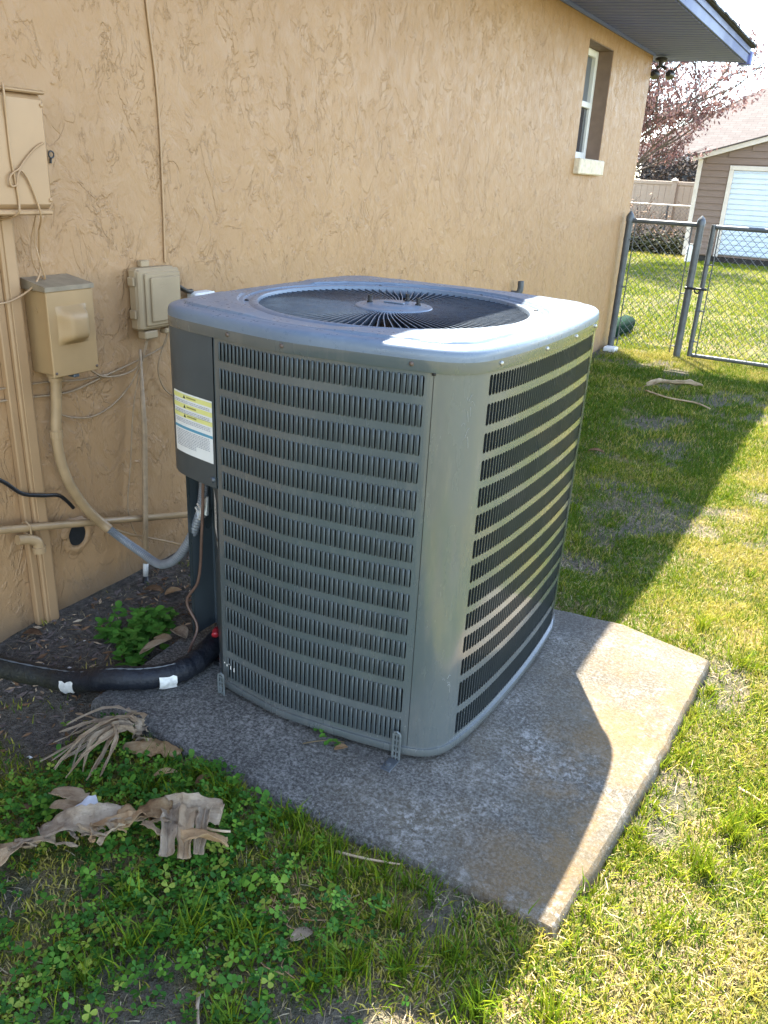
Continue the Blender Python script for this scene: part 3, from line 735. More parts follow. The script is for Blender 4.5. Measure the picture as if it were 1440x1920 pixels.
for r, z in ((0.381, ZT), (0.377, ZT-0.0035), (0.366, ZT-0.0045), (0.360, ZT-0.001), (0.352, ZT+0.0005), (RF+0.002, ZT-0.0005), (RF, ZT-0.004), (RF, ZT-0.03)):
    rings.append([(CX+r*math.cos(a), CY+r*math.sin(a), z) for a in angs])
V, F = ring_loft(rings); cb_ = MB().add(V, F); cb_.mi = [1 if i < 3*len(angs) else 0 for i in range(len(F))]; cap = cb_.build('top_cap', [M['cap'], M['ac']], ac, 35)
for s, d, mt in [(S_L+0.055, 0, 'rusty'), (S_L+0.215, 0, 'rusty'), (S_R-0.045, 0, 'rusty'), (S_C+0.035, 0, 'screw'), (S_C+0.255, 0, 'screw'), (S_C+0.46, 0, 'screw'), (S_D-0.02, 0, 'screw')]:
    p = FP(s) + FN(s)*0.0045; n = FN(s); b = MB()
    b.tube([(p[0]+n[0]*q, p[1]+n[1]*q, 1.0265) for q in (-0.001, 0.0018, 0.0045)], [0.0052, 0.0052, 0.0030], 8); b.build('screw', M[mt], cap, 'all')
for a in (0.62, 2.2, 3.78, 5.3, 1.35):
    MB().lathe([(0.0055, 0), (0.0055, 0.003), (0.003, 0.0045)], (CX+0.372*math.cos(a), CY+0.372*math.sin(a), ZT-0.0048), 'z', 8).build('screw', M['black'], cap)
for s, z in ((S_R+0.0005, BZ1-0.003),):
    MB().bbox((FP(s)[0]-0.004, FP(s)[1]-0.004, z-0.003), (FP(s)[0]+0.004, FP(s)[1]+0.002, z+0.003), 0.001).build('clip', M['black'], ac)
# fan guard: 104 curved upright vanes from hub to rim
guard = thing('fan_guard', (CX, CY, ZT-0.012)); guard.parent = ac; guard.location = Vector((CX, CY, ZT-0.012)) - WORLD[ac.name]
NV = 104; V = []; F = []; K = 9
for i in range(K):
    t = i/(K-1); r = 0.088 + (RF+0.004-0.088)*t; sw = 0.16*math.sin(t*math.pi*0.5) 
    z = 0.006 - 0.002*t; hgt = 0.009 + 0.008*t
    for w_, zz in ((-0.0011, z), (0.0011, z), (0.0030+0.0008, z-hgt), (0.0030-0.0008, z-hgt)):
        V.append((r*math.cos(sw) - w_*math.sin(sw), r*math.sin(sw) + w_*math.cos(sw), zz))
for i in range(K-1):
    for k in range(4): F.append((i*4+k, (i+1)*4+k, (i+1)*4+(k+1) % 4, i*4+(k+1) % 4))
vm = bpy.data.meshes.new('vane'); vm.from_pydata(V, [], F); vm.materials.append(M['vane']); vm.materials.append(M['cap']); vm.polygons.foreach_set('material_index', [1 if i % 4 == 0 else 0 for i in range(len(F))]); vm.update()  # top faces get the paler cap colour as painted sky light
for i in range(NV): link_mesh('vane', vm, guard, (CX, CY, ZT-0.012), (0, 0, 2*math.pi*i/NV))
MB().lathe([(0.100, -0.016), (0.102, -0.004), (0.098, 0.002), (0.088, 0.004), (0.072, 0.0045), (0.066, 0.0075), (0.02, 0.008)], (CX, CY, ZT-0.006), 'z', 48).build('hub_plate', M['cap'], guard, 35)
MB().bbox((CX-0.03, CY-0.006, ZT+0.0022), (CX+0.03, CY+0.006, ZT+0.0055), 0.002).build('hub_badge', M['cap'], guard)
for a in (0.35, 1.5, 3.6):
    x, y = CX+0.062*math.cos(a), CY+0.062*math.sin(a)
    MB().lathe([(0.0075, 0), (0.0075, 0.004), (0.0045, 0.005), (0.0045, 0.014), (0.0055, 0.015), (0.0055, 0.019)], (x, y, ZT+0.0005), 'z', 10).build('motor_stud', M['black'], guard)
fan = MB(); fan.lathe([(0.09, 0.80), (0.09, 0.96)], (CX, CY, 0), 'z', 20)
for i in range(4):
    a = i*math.pi/2+0.4; V = []
    for r in (0.09, 0.2, 0.33):
        for da, z in ((-0.35, 0.90), (0.0, 0.935), (0.35, 0.985)): V.append((CX+r*math.cos(a+da), CY+r*math.sin(a+da), z))
    fan.add(V, [(0,1,4,3),(1,2,5,4),(3,4,7,6),(4,5,8,7)])
fan.build('fan', M['coil'], ac)
# shroud wall below the opening
MB().lathe([(RF+0.001, 0.8), (RF+0.001, ZT-0.02)], (CX, CY, 0), 'z', 96, False).build('shroud', M['coil'], ac)
MB().lathe([(0.01, 0.80), (RF, 0.801)], (CX, CY, 0), 'z', 48).build('shroud_floor', M['coil'], ac)
# hold-down straps
def strap(x, y, ztop, yb, bolt):
    h = MB(); w = 0.012; zf = 0.0735
    h.bbox((x-w, y-0.003, zf), (x-w+0.006, y, ztop-0.006), 0.0008); h.bbox((x+w-0.006, y-0.003, zf), (x+w, y, ztop-0.006), 0.0008)
    h.tube([(x-w+0.003, y-0.0015, ztop-0.008), (x-w*0.6, y-0.0015, ztop-0.001), (x, y-0.0015, ztop+0.002), (x+w*0.6, y-0.0015, ztop-0.001), (x+w-0.003, y-0.0015, ztop-0.008)], 0.003, 6)
    z = zf + 0.004; k = 0
    while z < ztop-0.008:
        h.bbox((x-w+0.0055, y-0.0028, z), (x+w-0.0055, y-0.0002, z+0.005), 0.0006); z += 0.016
    h.tube([(x, y-0.0016, zf), (x, y-0.0016, ztop-0.004)], 0.0018, 5)
    o = h.build('hold_down_strap', M['strap'], ac)
    if bolt:
        b = MB(); b.bbox((x-0.015, yb-0.02, 0.0712), (x+0.012, y-0.003, 0.0740), 0.001); b.build('strap_foot', M['galv'], o)
        b = MB(); b.lathe([(0.012, 0), (0.012, 0.003), (0.007, 0.004), (0.007, 0.009), (0.004, 0.010)], (x-0.002, yb-0.002, 0.0742), 'z', 10); b.build('bolt', M['galv'], o)
strap(1.277, 0.101, 0.150, 0.070, True)
strap(0.764, 0.0665, 0.137, 0.03, False)
# labels: print is a flat thing on the cover, so flat pieces a fraction of a millimetre proud
S_l0, S_l1 = s_of(0.592, 0.131), S_L+LEN-0.008
def lab(mb, u0, u1, z0, z1, d, n=10):
    strip(mb, S_l0+(S_l1-S_l0)*u0, S_l0+(S_l1-S_l0)*u1, [z0, z1], d, max(1, int(n*(u1-u0))+1))
LZ0, LZ1 = 0.708, 0.862; H = LZ1-LZ0
b = MB(); lab(b, 0, 1, LZ0, LZ1, 0.0036, 14)
label = b.build('warning_label', M['labelw'], cover)
b = MB()
for z in (0.90, 0.745, 0.595): lab(b, 0.0, 1, LZ0+H*z, LZ0+H*(z+0.075), 0.0041, 14)
b.build('yellow_band', M['labely'], label)
b = MB(); lab(b, 0, 1, LZ0+H*0.405, LZ0+H*0.45, 0.0041, 14); b.build('blue_stripe', M['labelb'], label)
b = MB(); r5 = random.Random(5)
def textline(z, h, u0=0.05, u1=0.95, wmin=0.015, wmax=0.06):
    u = u0
    while u < u1:
        w = r5.uniform(wmin, wmax); lab(b, u, min(u+w, u1), LZ0+H*z, LZ0+H*(z+h), 0.0046, 3); u += w + 0.012
for z in (0.862, 0.838, 0.708, 0.684, 0.660, 0.560, 0.536, 0.512): textline(z, 0.010)
for k in range(11): textline(0.37-0.026*k, 0.011, 0.06, 0.93 if k < 8 else 0.6)
b.build('small_print', M['inkg'], label, kind='stuff')
b = MB()
for z in (0.90, 0.745, 0.595): lab(b, 0.38, 0.62, LZ0+H*(z+0.025), LZ0+H*(z+0.05), 0.0046, 3)
b.build('heading_print', M['inko'], label)
b = MB()
for z in (0.90, 0.745, 0.595):
    s0 = S_l0+(S_l1-S_l0)*0.29; s1 = S_l0+(S_l1-S_l0)*0.355
    b.add([FQ(s0, LZ0+H*(z+0.012), 0.0047), FQ(s1, LZ0+H*(z+0.012), 0.0047), FQ((s0+s1)/2, LZ0+H*(z+0.066), 0.0047)], [(0, 1, 2)])
b.build('warning_triangle', M['ink'], label)
# name plate on the recessed panel
P0, P1 = Vector((0.7275, 0.1105)), Vector((0.655, 0.184)); nn = Vector((-(P1-P0).y, (P1-P0).x)).normalized(); nn = nn if nn.y < 0 else -nn
def plate(mb, u0, u1, z0, z1, d):
    a = P0.lerp(P1, u0) + nn*d; c = P0.lerp(P1, u1) + nn*d
    mb.add([(c.x, c.y, z0), (a.x, a.y, z0), (a.x, a.y, z1), (c.x, c.y, z1)], [(0, 1, 2, 3)])
b = MB(); plate(b, 0.0, 1.0, 0.475, 0.60, 0.0008); npl = b.build('name_plate', M['labelw'], low)
b = MB(); z = 0.588
while z > 0.515:
    u = 0.06
    while u < 0.92:
        w = r5.uniform(0.05, 0.16); plate(b, u, min(u+w, 0.94), z-0.0028, z, 0.0014); u += w+0.10
    z -= 0.0095
b.build('plate_print', M['ink'], npl, kind='stuff')
b = MB(); plate(b, 0.1, 0.72, 0.480, 0.497, 0.0014); b.build('plate_block', M['ink'], npl)
# lock bolt on the cover edge
p = FP(S_L-0.012); n = FN(S_L-0.012)
MB().tube([(p[0]+n[0]*q, p[1]+n[1]*q, 0.668) for q in (0.002, 0.006, 0.010)], [0.008, 0.008, 0.005], 10).build('cover_bolt', M['galv'], ac, True)
# scuffs: shallow scratches where paint is rubbed to a paler coat
b = MB()
for (u, z, n_) in ((0.62, 0.955, 5), (0.60, 0.9, 3), (0.72, 0.29, 5)):
    for k in range(n_):
        s0 = S_R+(S_C-S_R)*(u+r5.uniform(-0.12, 0.12)); zz = z+r5.uniform(-0.02, 0.02); du = r5.uniform(-0.012, 0.012); dz = r5.uniform(-0.025, 0.01)
        q = [FQ(s0+du*t, zz+dz*t+0.004*math.sin(t*4), 0.0009) for t in (0, .33, .66, 1)]
        b.tube(q, 0.0004, 4)
b.build('scuff_marks', plain('rubbed primer', (0.30, 0.31, 0.30), 0.6), ac)

b = MB()
for u, z, h in ((0.020, 0.152, 0.008), (0.034, 0.148, 0.013), (0.047, 0.146, 0.014), (0.010, 0.157, 0.005), (0.028, 0.160, 0.004)):
    s0 = S_L+u; b.add([FQ(s0-0.002, z, 0.0042), FQ(s0+0.0025, z+0.001, 0.0042), FQ(s0+0.002, z+h, 0.0042), FQ(s0-0.0015, z+h*0.8, 0.0042)], [(0, 1, 2, 3)])
b.build('paint_flecks', M['tape'], ac, kind='stuff')

# ------------------------------------------------------------------ wall equipment
# meter cabinet, only its lower right part in view
mt = thing('utility_cabinet', (0.05, 0.05, 1.23), 'large tan utility cabinet high on the stucco wall', 'utility box')
MB().bbox((0.002, -0.10, 1.236), (0.085, 0.208, 1.513), 0.006).build('body', M['tan'], mt, True)
b = MB(); b.bbox((0.0855, -0.105, 1.243), (0.118, 0.211, 1.508), 0.012); b.bbox((0.0865, -0.102, 1.228), (0.113, 0.209, 1.2425), 0.004); b.bbox((0.0865, -0.107, 1.5085), (0.121, 0.213, 1.5185), 0.004)
b.build('lid', M['tan'], mt, True)
def cable(name, ctrl, r, mat, label, cat='cable', group=None, n=10, sides=7):
    b = MB(); b.tube(spline(ctrl, n), r, sides); return b.build(name, mat, None, 'all', label, cat, group)
cable('cabinet_cable', [(0.12,0.093,1.524),(0.1235,0.092,1.512),(0.121,0.093,1.44),(0.121,0.093,1.36),(0.1215,0.097,1.31),(0.121,0.101,1.26),(0.12,0.098,1.236),(0.10,0.09,1.224),(0.03,0.08,1.21)], 0.0028, M['tan'], 'tan cable running down the front of the utility cabinet')
cable('looped_cable', [(0.121,0.192,1.400),(0.1215,0.165,1.386),(0.122,0.128,1.355),(0.124,0.108,1.336),(0.125,0.094,1.330),(0.125,0.080,1.316),(0.1245,0.082,1.298),(0.125,0.097,1.300),(0.126,0.103,1.322),(0.126,0.112,1.334),(0.123,0.130,1.318),(0.122,0.150,1.272),(0.119,0.163,1.226),(0.085,0.178,1.19)], 0.0026, M['tan'], 'tan cable with a knotted loop on the utility cabinet lid')
cable('drooping_cable', [(0.05,0.205,1.228),(0.032,0.196,1.17),(0.028,0.192,1.11),(0.03,0.206,1.07),(0.05,0.208,1.06),(0.06,0.19,1.11),(0.055,0.186,1.16),(0.06,0.19,1.21),(0.06,0.195,1.228)], 0.0024, M['tan'], 'tan cable hanging in a slack loop below the utility cabinet')
cable('crossing_cable', [(0.085,0.178,1.19),(0.05,0.20,1.13),(0.045,0.200,1.08),(0.05,0.17,1.045),(0.055,0.11,1.018),(0.06,0.06,1.010),(0.06,-0.03,1.018),(0.05,-0.15,1.06),(0.03,-0.22,1.18),(0.012,-0.24,1.4),(0.006,-0.24,2.3)], 0.003, M['tan'], 'tan cable sagging left across the flat duct')
MB().tube([(0.008, 0.303+0.0085*math.cos(a), 1.374+0.0085*math.sin(a)) for a in np.linspace(0, 6.1, 14)], 0.0022, 6).tube([(0.004, 0.304, 1.364), (0.004, 0.302, 1.352)], 0.003, 6).build('cable_eyelet', M['black'], None, False, 'dark ring eyelet on the wall beside the utility cabinet', 'eyelet')
for zz in (1.265, 1.485): MB().lathe([(0.005, 0), (0.005, 0.0025), (0.0025, 0.004)], (0.118, 0.198, zz), 'x', 8).build('screw', M['tan'], mt)
# flat duct
b = MB(); b.bbox((0.002, 0.072, -0.012), (0.024, 0.095, 1.225), 0.003); b.bbox((0.002, 0.0955, -0.012), (0.036, 0.142, 1.224), 0.004); b.bbox((0.0362, 0.104, -0.010), (0.040, 0.134, 1.223), 0.0015)
b.build('cable_duct', M['tan'], None, False, 'tan flat cable duct running down the wall to the soil', 'cable duct')
MB().tube([(0.022, 0.10, -0.08), (0.022, 0.10, 0.02)], 0.007, 8).build('ground_rod', M['dirtytan'], None, True, 'short grey rod in the soil at the foot of the flat duct', 'rod')
# disconnect box
dc = thing('disconnect_box', (0.05, 0.23, 0.8), 'tan electrical disconnect box with a bulging front cover', 'electrical box')
b = MB(); b.bbox((0.002, 0.172, 0.803), (0.094, 0.318, 1.032), 0.003); b.build('body', M['tan2'], dc)
b = MB(); V = [(0.0025,0.166,1.0335),(0.106,0.160,1.0335),(0.106,0.324,1.0335),(0.0025,0.320,1.0335),(0.0025,0.166,1.062),(0.106,0.160,1.046),(0.106,0.324,1.046),(0.0025,0.320,1.062)]
b.add(V, [(0,3,2,1),(4,5,6,7),(0,1,5,4),(1,2,6,5),(2,3,7,6),(3,0,4,7)]); b.build('hood', M['tangrey'], dc)
b = MB(); b.bbox((0.0945, 0.164, 0.800), (0.103, 0.321, 1.033), 0.002); dd = b.build('door', M['tan2'], dc)
b = MB(); y0, y1, zz0, zz1 = 0.188, 0.294, 0.887, 0.993; rows = []
V = []; F = []; N = 12
for i in range(N+1):
    for j in range(N+1):
        u, w = i/N, j/N; e = min(u, 1-u); f = min(w, 1-w)
        hx = 0.034*float(sstep(e, 0, 0.24))*float(sstep(f, 0, 0.22)) + 0.006*math.sin(u*math.pi)*math.sin(w*math.pi)
        pin = 0.010*math.sin(w*math.pi)*(1 if u < 0.5 else -1)*(1-2*e)
        V.append((0.1031+hx, y0+(y1-y0)*u+pin*0.5, zz0+(zz1-zz0)*w))
for i in range(N):
    for j in range(N): F.append((i*(N+1)+j, (i+1)*(N+1)+j, (i+1)*(N+1)+j+1, i*(N+1)+j+1))
b.add(V, F); b.build('bulged_cover', M['tan2'], dd, 'all')
MB().lathe([(0.007, -0.004), (0.006, 0.0)], (0.05, 0.1718, 0.98), 'y', 10).build('knockout', M['tan2'], dc)
for yy, zz in ((0.172, 0.812), (0.313, 0.812)): MB().lathe([(0.004, 0), (0.004, 0.002), (0.002, 0.003)], (0.103, yy, zz), 'x', 8).build('screw', M['rusty'], dc)
MB().bbox((0.06, 0.232, 0.790), (0.1005, 0.252, 0.7995), 0.002).build('hasp', M['galv'], dc)
MB().lathe([(0.021, -0.006), (0.021, 0.004), (0.024, 0.006), (0.024, 0.014), (0.018, 0.018)], (0.055, 0.205, 0.786), 'z', 16).build('conduit_nut', M['tanpipe'], dc, True)
# conduit: painted upper run, grey ribbed lower run
cd = thing('flexible_conduit', (0.055, 0.2, 0.6), 'flexible conduit sweeping from the disconnect box to the air conditioner', 'conduit')
path = spline([(0.055,0.205,0.785),(0.052,0.198,0.70),(0.05,0.190,0.625),(0.05,0.192,0.56),(0.055,0.208,0.475),(0.06,0.262,0.365),(0.07,0.315,0.295),(0.12,0.335,0.255),(0.22,0.325,0.235),(0.33,0.29,0.242),(0.43,0.255,0.30),(0.51,0.235,0.39),(0.565,0.228,0.50),(0.585,0.222,0.58),(0.588,0.219,0.635)], 24)
cut = int(len(path)*0.455)
def ribbed(pts, r, d=0.0012):
    return [r + (d if i % 2 else -d) for i in range(len(pts))]
MB().tube(path[:cut], 0.0155, 12).build('painted_run', M['tanpipe'], cd, 'all')
lp = path[cut-1:]; 
MB().tube(lp, ribbed(lp, 0.0125), 12).build('grey_run', M['greyflex'], cd, 40)
MB().lathe([(0.0185, 0), (0.0185, 0.022)], (0.05, 0.190, 0.612), 'z', 14).build('coupling', M['tanpipe'], cd)
MB().lathe([(0.0205, 0), (0.0205, 0.02), (0.016, 0.024)], (0.588, 0.219, 0.618), 'z', 14).build('end_fitting', M['pvc'], cd, True)
b = MB()
for k in range(7):
    i = int(len(path)*0.86)+k; p = path[i]; 
    q = [p + Vector((0.006*math.sin(k*1.7), -0.0135-0.004*(k % 2), 0.0)), p + Vector((0.012+0.003*k, -0.018, -0.02+0.006*(k % 3))), p + Vector((0.022+0.002*k, -0.016, 0.03))]
    b.tube(q, [0.004, 0.007, 0.003], 5)
b.build('foil_tape', M['foil'], cd)
# condensate line along the wall, with strap, elbow and stub
hp = thing('wall_pipe', (0.05, 0.3, 0.3), 'tan painted pipe sloping along the wall behind the conduit', 'pipe')
MB().tube([(0.05,-1.9,0.869),(0.05,0.0,0.386),(0.05,0.4,0.278),(0.05,0.72,0.19)], 0.0115, 10).build('pipe_run', M['tanpipe'], hp, 'all')
MB().tube(spline([(0.05,0.02,0.345),(0.055,0.055,0.336),(0.06,0.075,0.322),(0.062,0.078,0.298)], 6), 0.0155, 10).lathe([(0.019, 0), (0.019, 0.018)], (0.062,0.078,0.288), 'z', 12).build('elbow', M['tanpipe'], hp, True)
MB().tube([(0.05,0.055,0.350),(0.038,0.052,0.36),(0.036,0.052,0.385),(0.05,0.055,0.391),(0.064,0.057,0.38),(0.064,0.057,0.355),(0.05,0.055,0.348)], 0.0025, 5).build('pipe_clip', M['tanpipe'], hp)
# pipe hole: torn stucco rim round a dark disc painting its shaded depth
b = MB(); V = []; F = []; n = 24
for (r0, x, j) in ((0.062, 0.001, 1), (0.052, 0.010, 0.6), (0.043, 0.013, 0.4), (0.037, 0.008, 0.2), (0.035, 0.0032, 0)):
    for k in range(n):
        a = 2*math.pi*k/n; r = r0*(1 + 0.10*j*math.sin(3*a+1) + 0.06*j*math.sin(7*a))
        V.append((x, 0.262+r*math.cos(a)*0.95, 0.262+r*math.sin(a)*1.05))
for i in range(4):
    for k in range(n): F.append((i*n+k, i*n+(k+1) % n, (i+1)*n+(k+1) % n, (i+1)*n+k))
b.add(V, F); hl = b.build('wall_hole', M['stucco'], None, 'all', 'round pipe hole in the stucco just below the sloping pipe', 'hole')
b = MB(); b.lathe([(0.036, 0.0022), (0.036, 0.0030)], (0, 0.262, 0.262), 'x', 24); b.build('hole_dark_disc', M['coil'], hl)
# thin standing riser
rs = thing('riser_pipe', (0.09, 0.49, 0), 'thin riser pipe leaning between soil and telephone box, its foot bare white', 'pipe')
MB().tube([(0.035,0.548,0.815),(0.05,0.53,0.55),(0.065,0.495,0.27),(0.078,0.47,0.10)], [0.004,0.0095,0.0095,0.0095], 9).build('painted_run', M['dirtytan'], rs, 'all')
MB().tube([(0.078,0.47,0.10),(0.082,0.461,0.055)], 0.0094, 9).build('bare_white_run', M['pvc'], rs, 'all')
MB().tube([(0.082,0.461,0.055),(0.088,0.447,-0.04)], 0.0096, 9).build('dark_foot', M['black'], rs, 'all')
# telephone interface box
nb = thing('telephone_box', (0.04, 0.62, 0.85), 'beige stepped plastic telephone box fixed to the wall', 'telephone box')
MB().bbox((0.002, 0.545, 0.872), (0.042, 0.715, 1.063), 0.008).build('back_box', M['beige'], nb)
l0 = MB(); l0.bbox((0.0425, 0.541, 0.876), (0.058, 0.719, 1.060), 0.007); l0.bbox((0.0583, 0.560, 0.888), (0.066, 0.712, 1.050), 0.004); l0.bbox((0.0663, 0.577, 0.900), (0.073, 0.704, 1.038), 0.004)
lid = l0.build('lid', M['beige'], nb)
b = MB()
for k, w in ((0, 0.028), (1, 0.022)): b.bbox((0.0731, 0.640-w, 1.015-0.010*k), (0.0736, 0.640+w, 1.0175-0.010*k), 0.0001)
b.build('moulded_mark', M['beige'], lid)
for z in (0.91, 1.01): MB().bbox((0.012, 0.534, z), (0.04, 0.545, z+0.028), 0.003).build('latch', M['beige'], nb)
MB().bbox((0.02, 0.556, 0.846), (0.056, 0.612, 0.8715), 0.004).build('cable_gland', M['beige'], nb)
MB().bbox((0.02, 0.650, 0.853), (0.05, 0.685, 0.8715), 0.004).build('cable_gland', M['beige'], nb)
MB().bbox((0.002, 0.590, 1.0635), (0.02, 0.625, 1.083), 0.002).build('mounting_tab', M['beige'], nb)
b = MB(); b.bbox((0.002, 0.80, 0.945), (0.05, 0.90, 0.968), 0.006); b.build('cable_clamp', M['white'], None, False, 'small white plastic clamp on the wall behind the air conditioner', 'clamp')
b = MB(); b.tube(spline([(0.05,0.715,1.0),(0.04,0.75,0.985),(0.03,0.78,0.975),(0.02,0.81,0.972)], 6), 0.008, 7); b.build('entry_cable', M['black'], None, 'all', 'short black cable entering the wall beside the telephone box', 'cable')
MB().tube(spline([(0.002,3.77,0.70),(0.04,3.775,0.70),(0.055,3.78,0.72),(0.055,3.78,0.78)], 5), 0.02, 8).build('pipe_stub', M['galv'], None, 'all', 'small grey pipe stub on the wall beyond the air conditioner', 'pipe stub')
# cables along the wall
cable('wall_cable', [(0.003,0.683,2.06),(0.004,0.688,1.80),(0.004,0.710,1.60),(0.004,0.716,1.45),(0.004,0.714,1.25),(0.004,0.709,1.07)], 0.0036, M['tan'], 'tan painted cable running straight down the stucco to the telephone box')
cable('wall_cable', [(0.012,-1.6,0.80),(0.012,-0.6,0.772),(0.012,-0.2,0.755),(0.012,0.05,0.742),(0.014,0.153,0.734),(0.012,0.28,0.724),(0.014,0.43,0.752),(0.016,0.56,0.778),(0.03,0.66,0.815),(0.04,0.67,0.86)], 0.003, M['dirtytan'], 'tan cable rising right across the wall below both boxes')
cable('wall_cable', [(0.06,0.30,0.802),(0.03,0.345,0.785),(0.02,0.40,0.752),(0.02,0.47,0.742),(0.02,0.54,0.755),(0.03,0.565,0.80),(0.04,0.575,0.85)], 0.003, M['dirtytan'], 'tan cable sagging from the disconnect box to the telephone box')
cable('wall_cable', [(0.012,-1.6,0.83),(0.012,-0.2,0.79),(0.012,0.0,0.778),(0.012,0.2,0.768),(0.012,0.33,0.752),(0.012,0.43,0.752)], 0.0025, M['dirtytan'], 'faint tan cable crossing just above the lower wall cable')
cable('wall_cable', [(0.01,0.215,0.70),(0.012,0.24,0.665),(0.012,0.30,0.640),(0.012,0.36,0.632),(0.012,0.44,0.652),(0.014,0.52,0.706),(0.03,0.57,0.80),(0.04,0.58,0.85)], 0.0025, M['dirtytan'], 'thin tan cable hanging in the lowest curve under the telephone box')
cable('wall_cable', [(0.04,0.585,0.85),(0.018,0.53,0.667),(0.014,0.495,0.45),(0.012,0.47,0.27),(0.012,0.505,0.165),(0.03,0.535,0.12)], 0.0022, M['dirtytan'], 'thin cable dropping beside the riser pipe')
cable('wall_cable', [(0.045,0.665,0.855),(0.016,0.640,0.736),(0.012,0.668,0.66),(0.012,0.75,0.60)], 0.0025, M['dirtytan'], 'short cable leaving the telephone box towards the air conditioner')
cable('low_cable', [(0.05,0.30,0.305),(0.05,0.36,0.262),(0.05,0.45,0.205),(0.07,0.53,0.165),(0.10,0.60,0.13),(0.16,0.66,0.10)], 0.004, M['tanpipe'], 'tan cable leaving the conduit low towards the unit')
b = MB(); b.tube(spline([(0.05,-0.9,-0.02),(0.045,-0.75,0.25),(0.04,-0.45,0.62),(0.04,-0.2,0.645),(0.04,0.0,0.532),(0.045,0.06,0.475),(0.05,0.12,0.452),(0.045,0.182,0.43),(0.04,0.23,0.374)], 10), 0.006, 8); b.build('black_cable', M['black'], None, 'all', 'black cable crossing the duct to the pipe hole', 'cable')
cable('thermostat_wire', [(0.612,0.195,0.66),(0.610,0.193,0.60),(0.592,0.20,0.45),(0.565,0.205,0.29),(0.524,0.20,0.215),(0.560,0.20,0.145),(0.556,0.175,0.09),(0.535,0.168,0.03),(0.53,0.165,-0.02)], 0.0042, M['copper'], 'brown wire hanging from the control cover to the soil')
# insulated line set lying on the ground
bi = thing('insulated_pipe', (0.4, 0.0, 0.0), 'black foam insulated pipe curving over the soil to the air conditioner', 'insulated pipe')
bp = spline([(-0.02,-0.155,0.028),(0.121,-0.138,0.029),(0.29,-0.096,0.034),(0.40,-0.086,0.060),(0.506,-0.068,0.101),(0.577,-0.024,0.104),(0.624,0.036,0.104),(0.636,0.098,0.104),(0.624,0.172,0.104),(0.606,0.25,0.104),(0.595,0.32,0.106)], 10)
MB().tube(spline([(0.035,-0.62,-0.05),(0.02,-0.45,0.0),(-0.005,-0.28,0.026),(-0.0185,-0.1555,0.028)], 8), 0.0316, 16).build('foam_sleeve', M['blackrub'], bi, 'all')
MB().tube(bp, [0.0315+0.0010*math.sin(i*0.9)+0.001*math.sin(i*2.3) for i in range(len(bp))], 16).build('foam_sleeve', M['blackrub'], bi, 'all')
def tape(i, w):
    b = MB(); pts = [bp[i]+(bp[i+1]-bp[i])*t for t in (0, 1)]; c = bp[i]; t = (bp[i+1]-bp[i-1]).normalized(); a = Vector((t.y, -t.x, 0)).normalized(); u = Vector((0, 0, 1)); V = []; F = []
    if a.y > 0: a = -a
    for k in range(9):
        an = -0.75 + 1.15*k/8
        for j in range(6):
            q = c + t*(w*(j/5-0.5)) + (a*math.cos(an) + u*math.sin(an))*0.0350
            V.append(q + Vector((random.uniform(-1, 1)*0.0015, 0, random.uniform(-1, 1)*(0.004 if k in (0, 8) else 0.0006))))
    for k in range(8):
        for j in range(5): F.append((k*6+j, k*6+j+1, (k+1)*6+j+1, (k+1)*6+j))
    b.add(V, F); return b.build('tape_patch', M['tape'], bi, 'all')
tape(28, 0.052); tape(57, 0.046)
MB().tube([p+Vector((0.004, -0.004, 0.0315)) for p in bp[:62]], [0.0022+0.0010*math.sin(i*2.1) for i in range(62)], 6).build('split_seam', M['galv'], bi, 'all')
b = MB(); b.tube(spline([(0.61,0.225,0.140),(0.625,0.205,0.150),(0.635,0.19,0.148)], 5), 0.010, 8); b.build('line_cap', plain('red plastic cap', (0.35, 0.02, 0.03), 0.4), bi, 'all')

# ------------------------------------------------------------------ chain link fence and gate
FY = 6.20
def chain(mb, x0, x1, z0, z1, y, step=0.068, r=0.0021):
    L = []; k = x0 - (z1-z0)
    while k < x1:
        # rising lines
        a = max(x0, k); e = min(x1, k+(z1-z0))
        if e > a: L.append(((a, y-0.0018, z0+(a-k)), (e, y-0.0018, z0+(e-k))))
        if e > a: L.append(((x0+x1-a, y+0.0018, z0+(a-k)), (x0+x1-e, y+0.0018, z0+(e-k))))
        k += step
    for p, q in L: mb.tube([p, q], r, 4, False)
def bands(mb, xs, z, y):
    x0, x1 = xs; mb.tube([(x0, y-0.02, z), ((x0+x1)/2, y-0.012, z), (x1, y-0.006, z)], 0.006, 6)
fn = thing('chain_link_fence', (0.35, FY, 0), 'short grey chain link fence panel between the house corner and the gate', 'fence')
for x, r in ((0.060, 0.029), (0.650, 0.031)):
    MB().tube([(x, FY, -0.1), (x, FY, 1.10)], r, 16).build('post', M['galv'], fn, True)
    MB().lathe([(r+0.004, 0), (r+0.005, 0.04), (r*0.8, 0.062), (0.004, 0.085)], (x, FY, 1.095), 'z', 16).build('post_cap', M['galv'], fn, True)
MB().tube([(0.085, FY, 1.105), (0.622, FY, 1.105)], 0.019, 10).build('top_rail', M['galv'], fn, True)
b = MB(); chain(b, 0.115, 0.590, 0.05, 1.09, FY-0.01); b.build('chain_mesh', M['galv'], fn)
for x in (0.118, 0.588): MB().bbox((x-0.004, FY-0.018, 0.04), (x+0.004, FY-0.008, 1.09), 0.001).build('tension_bar', M['galv'], fn)
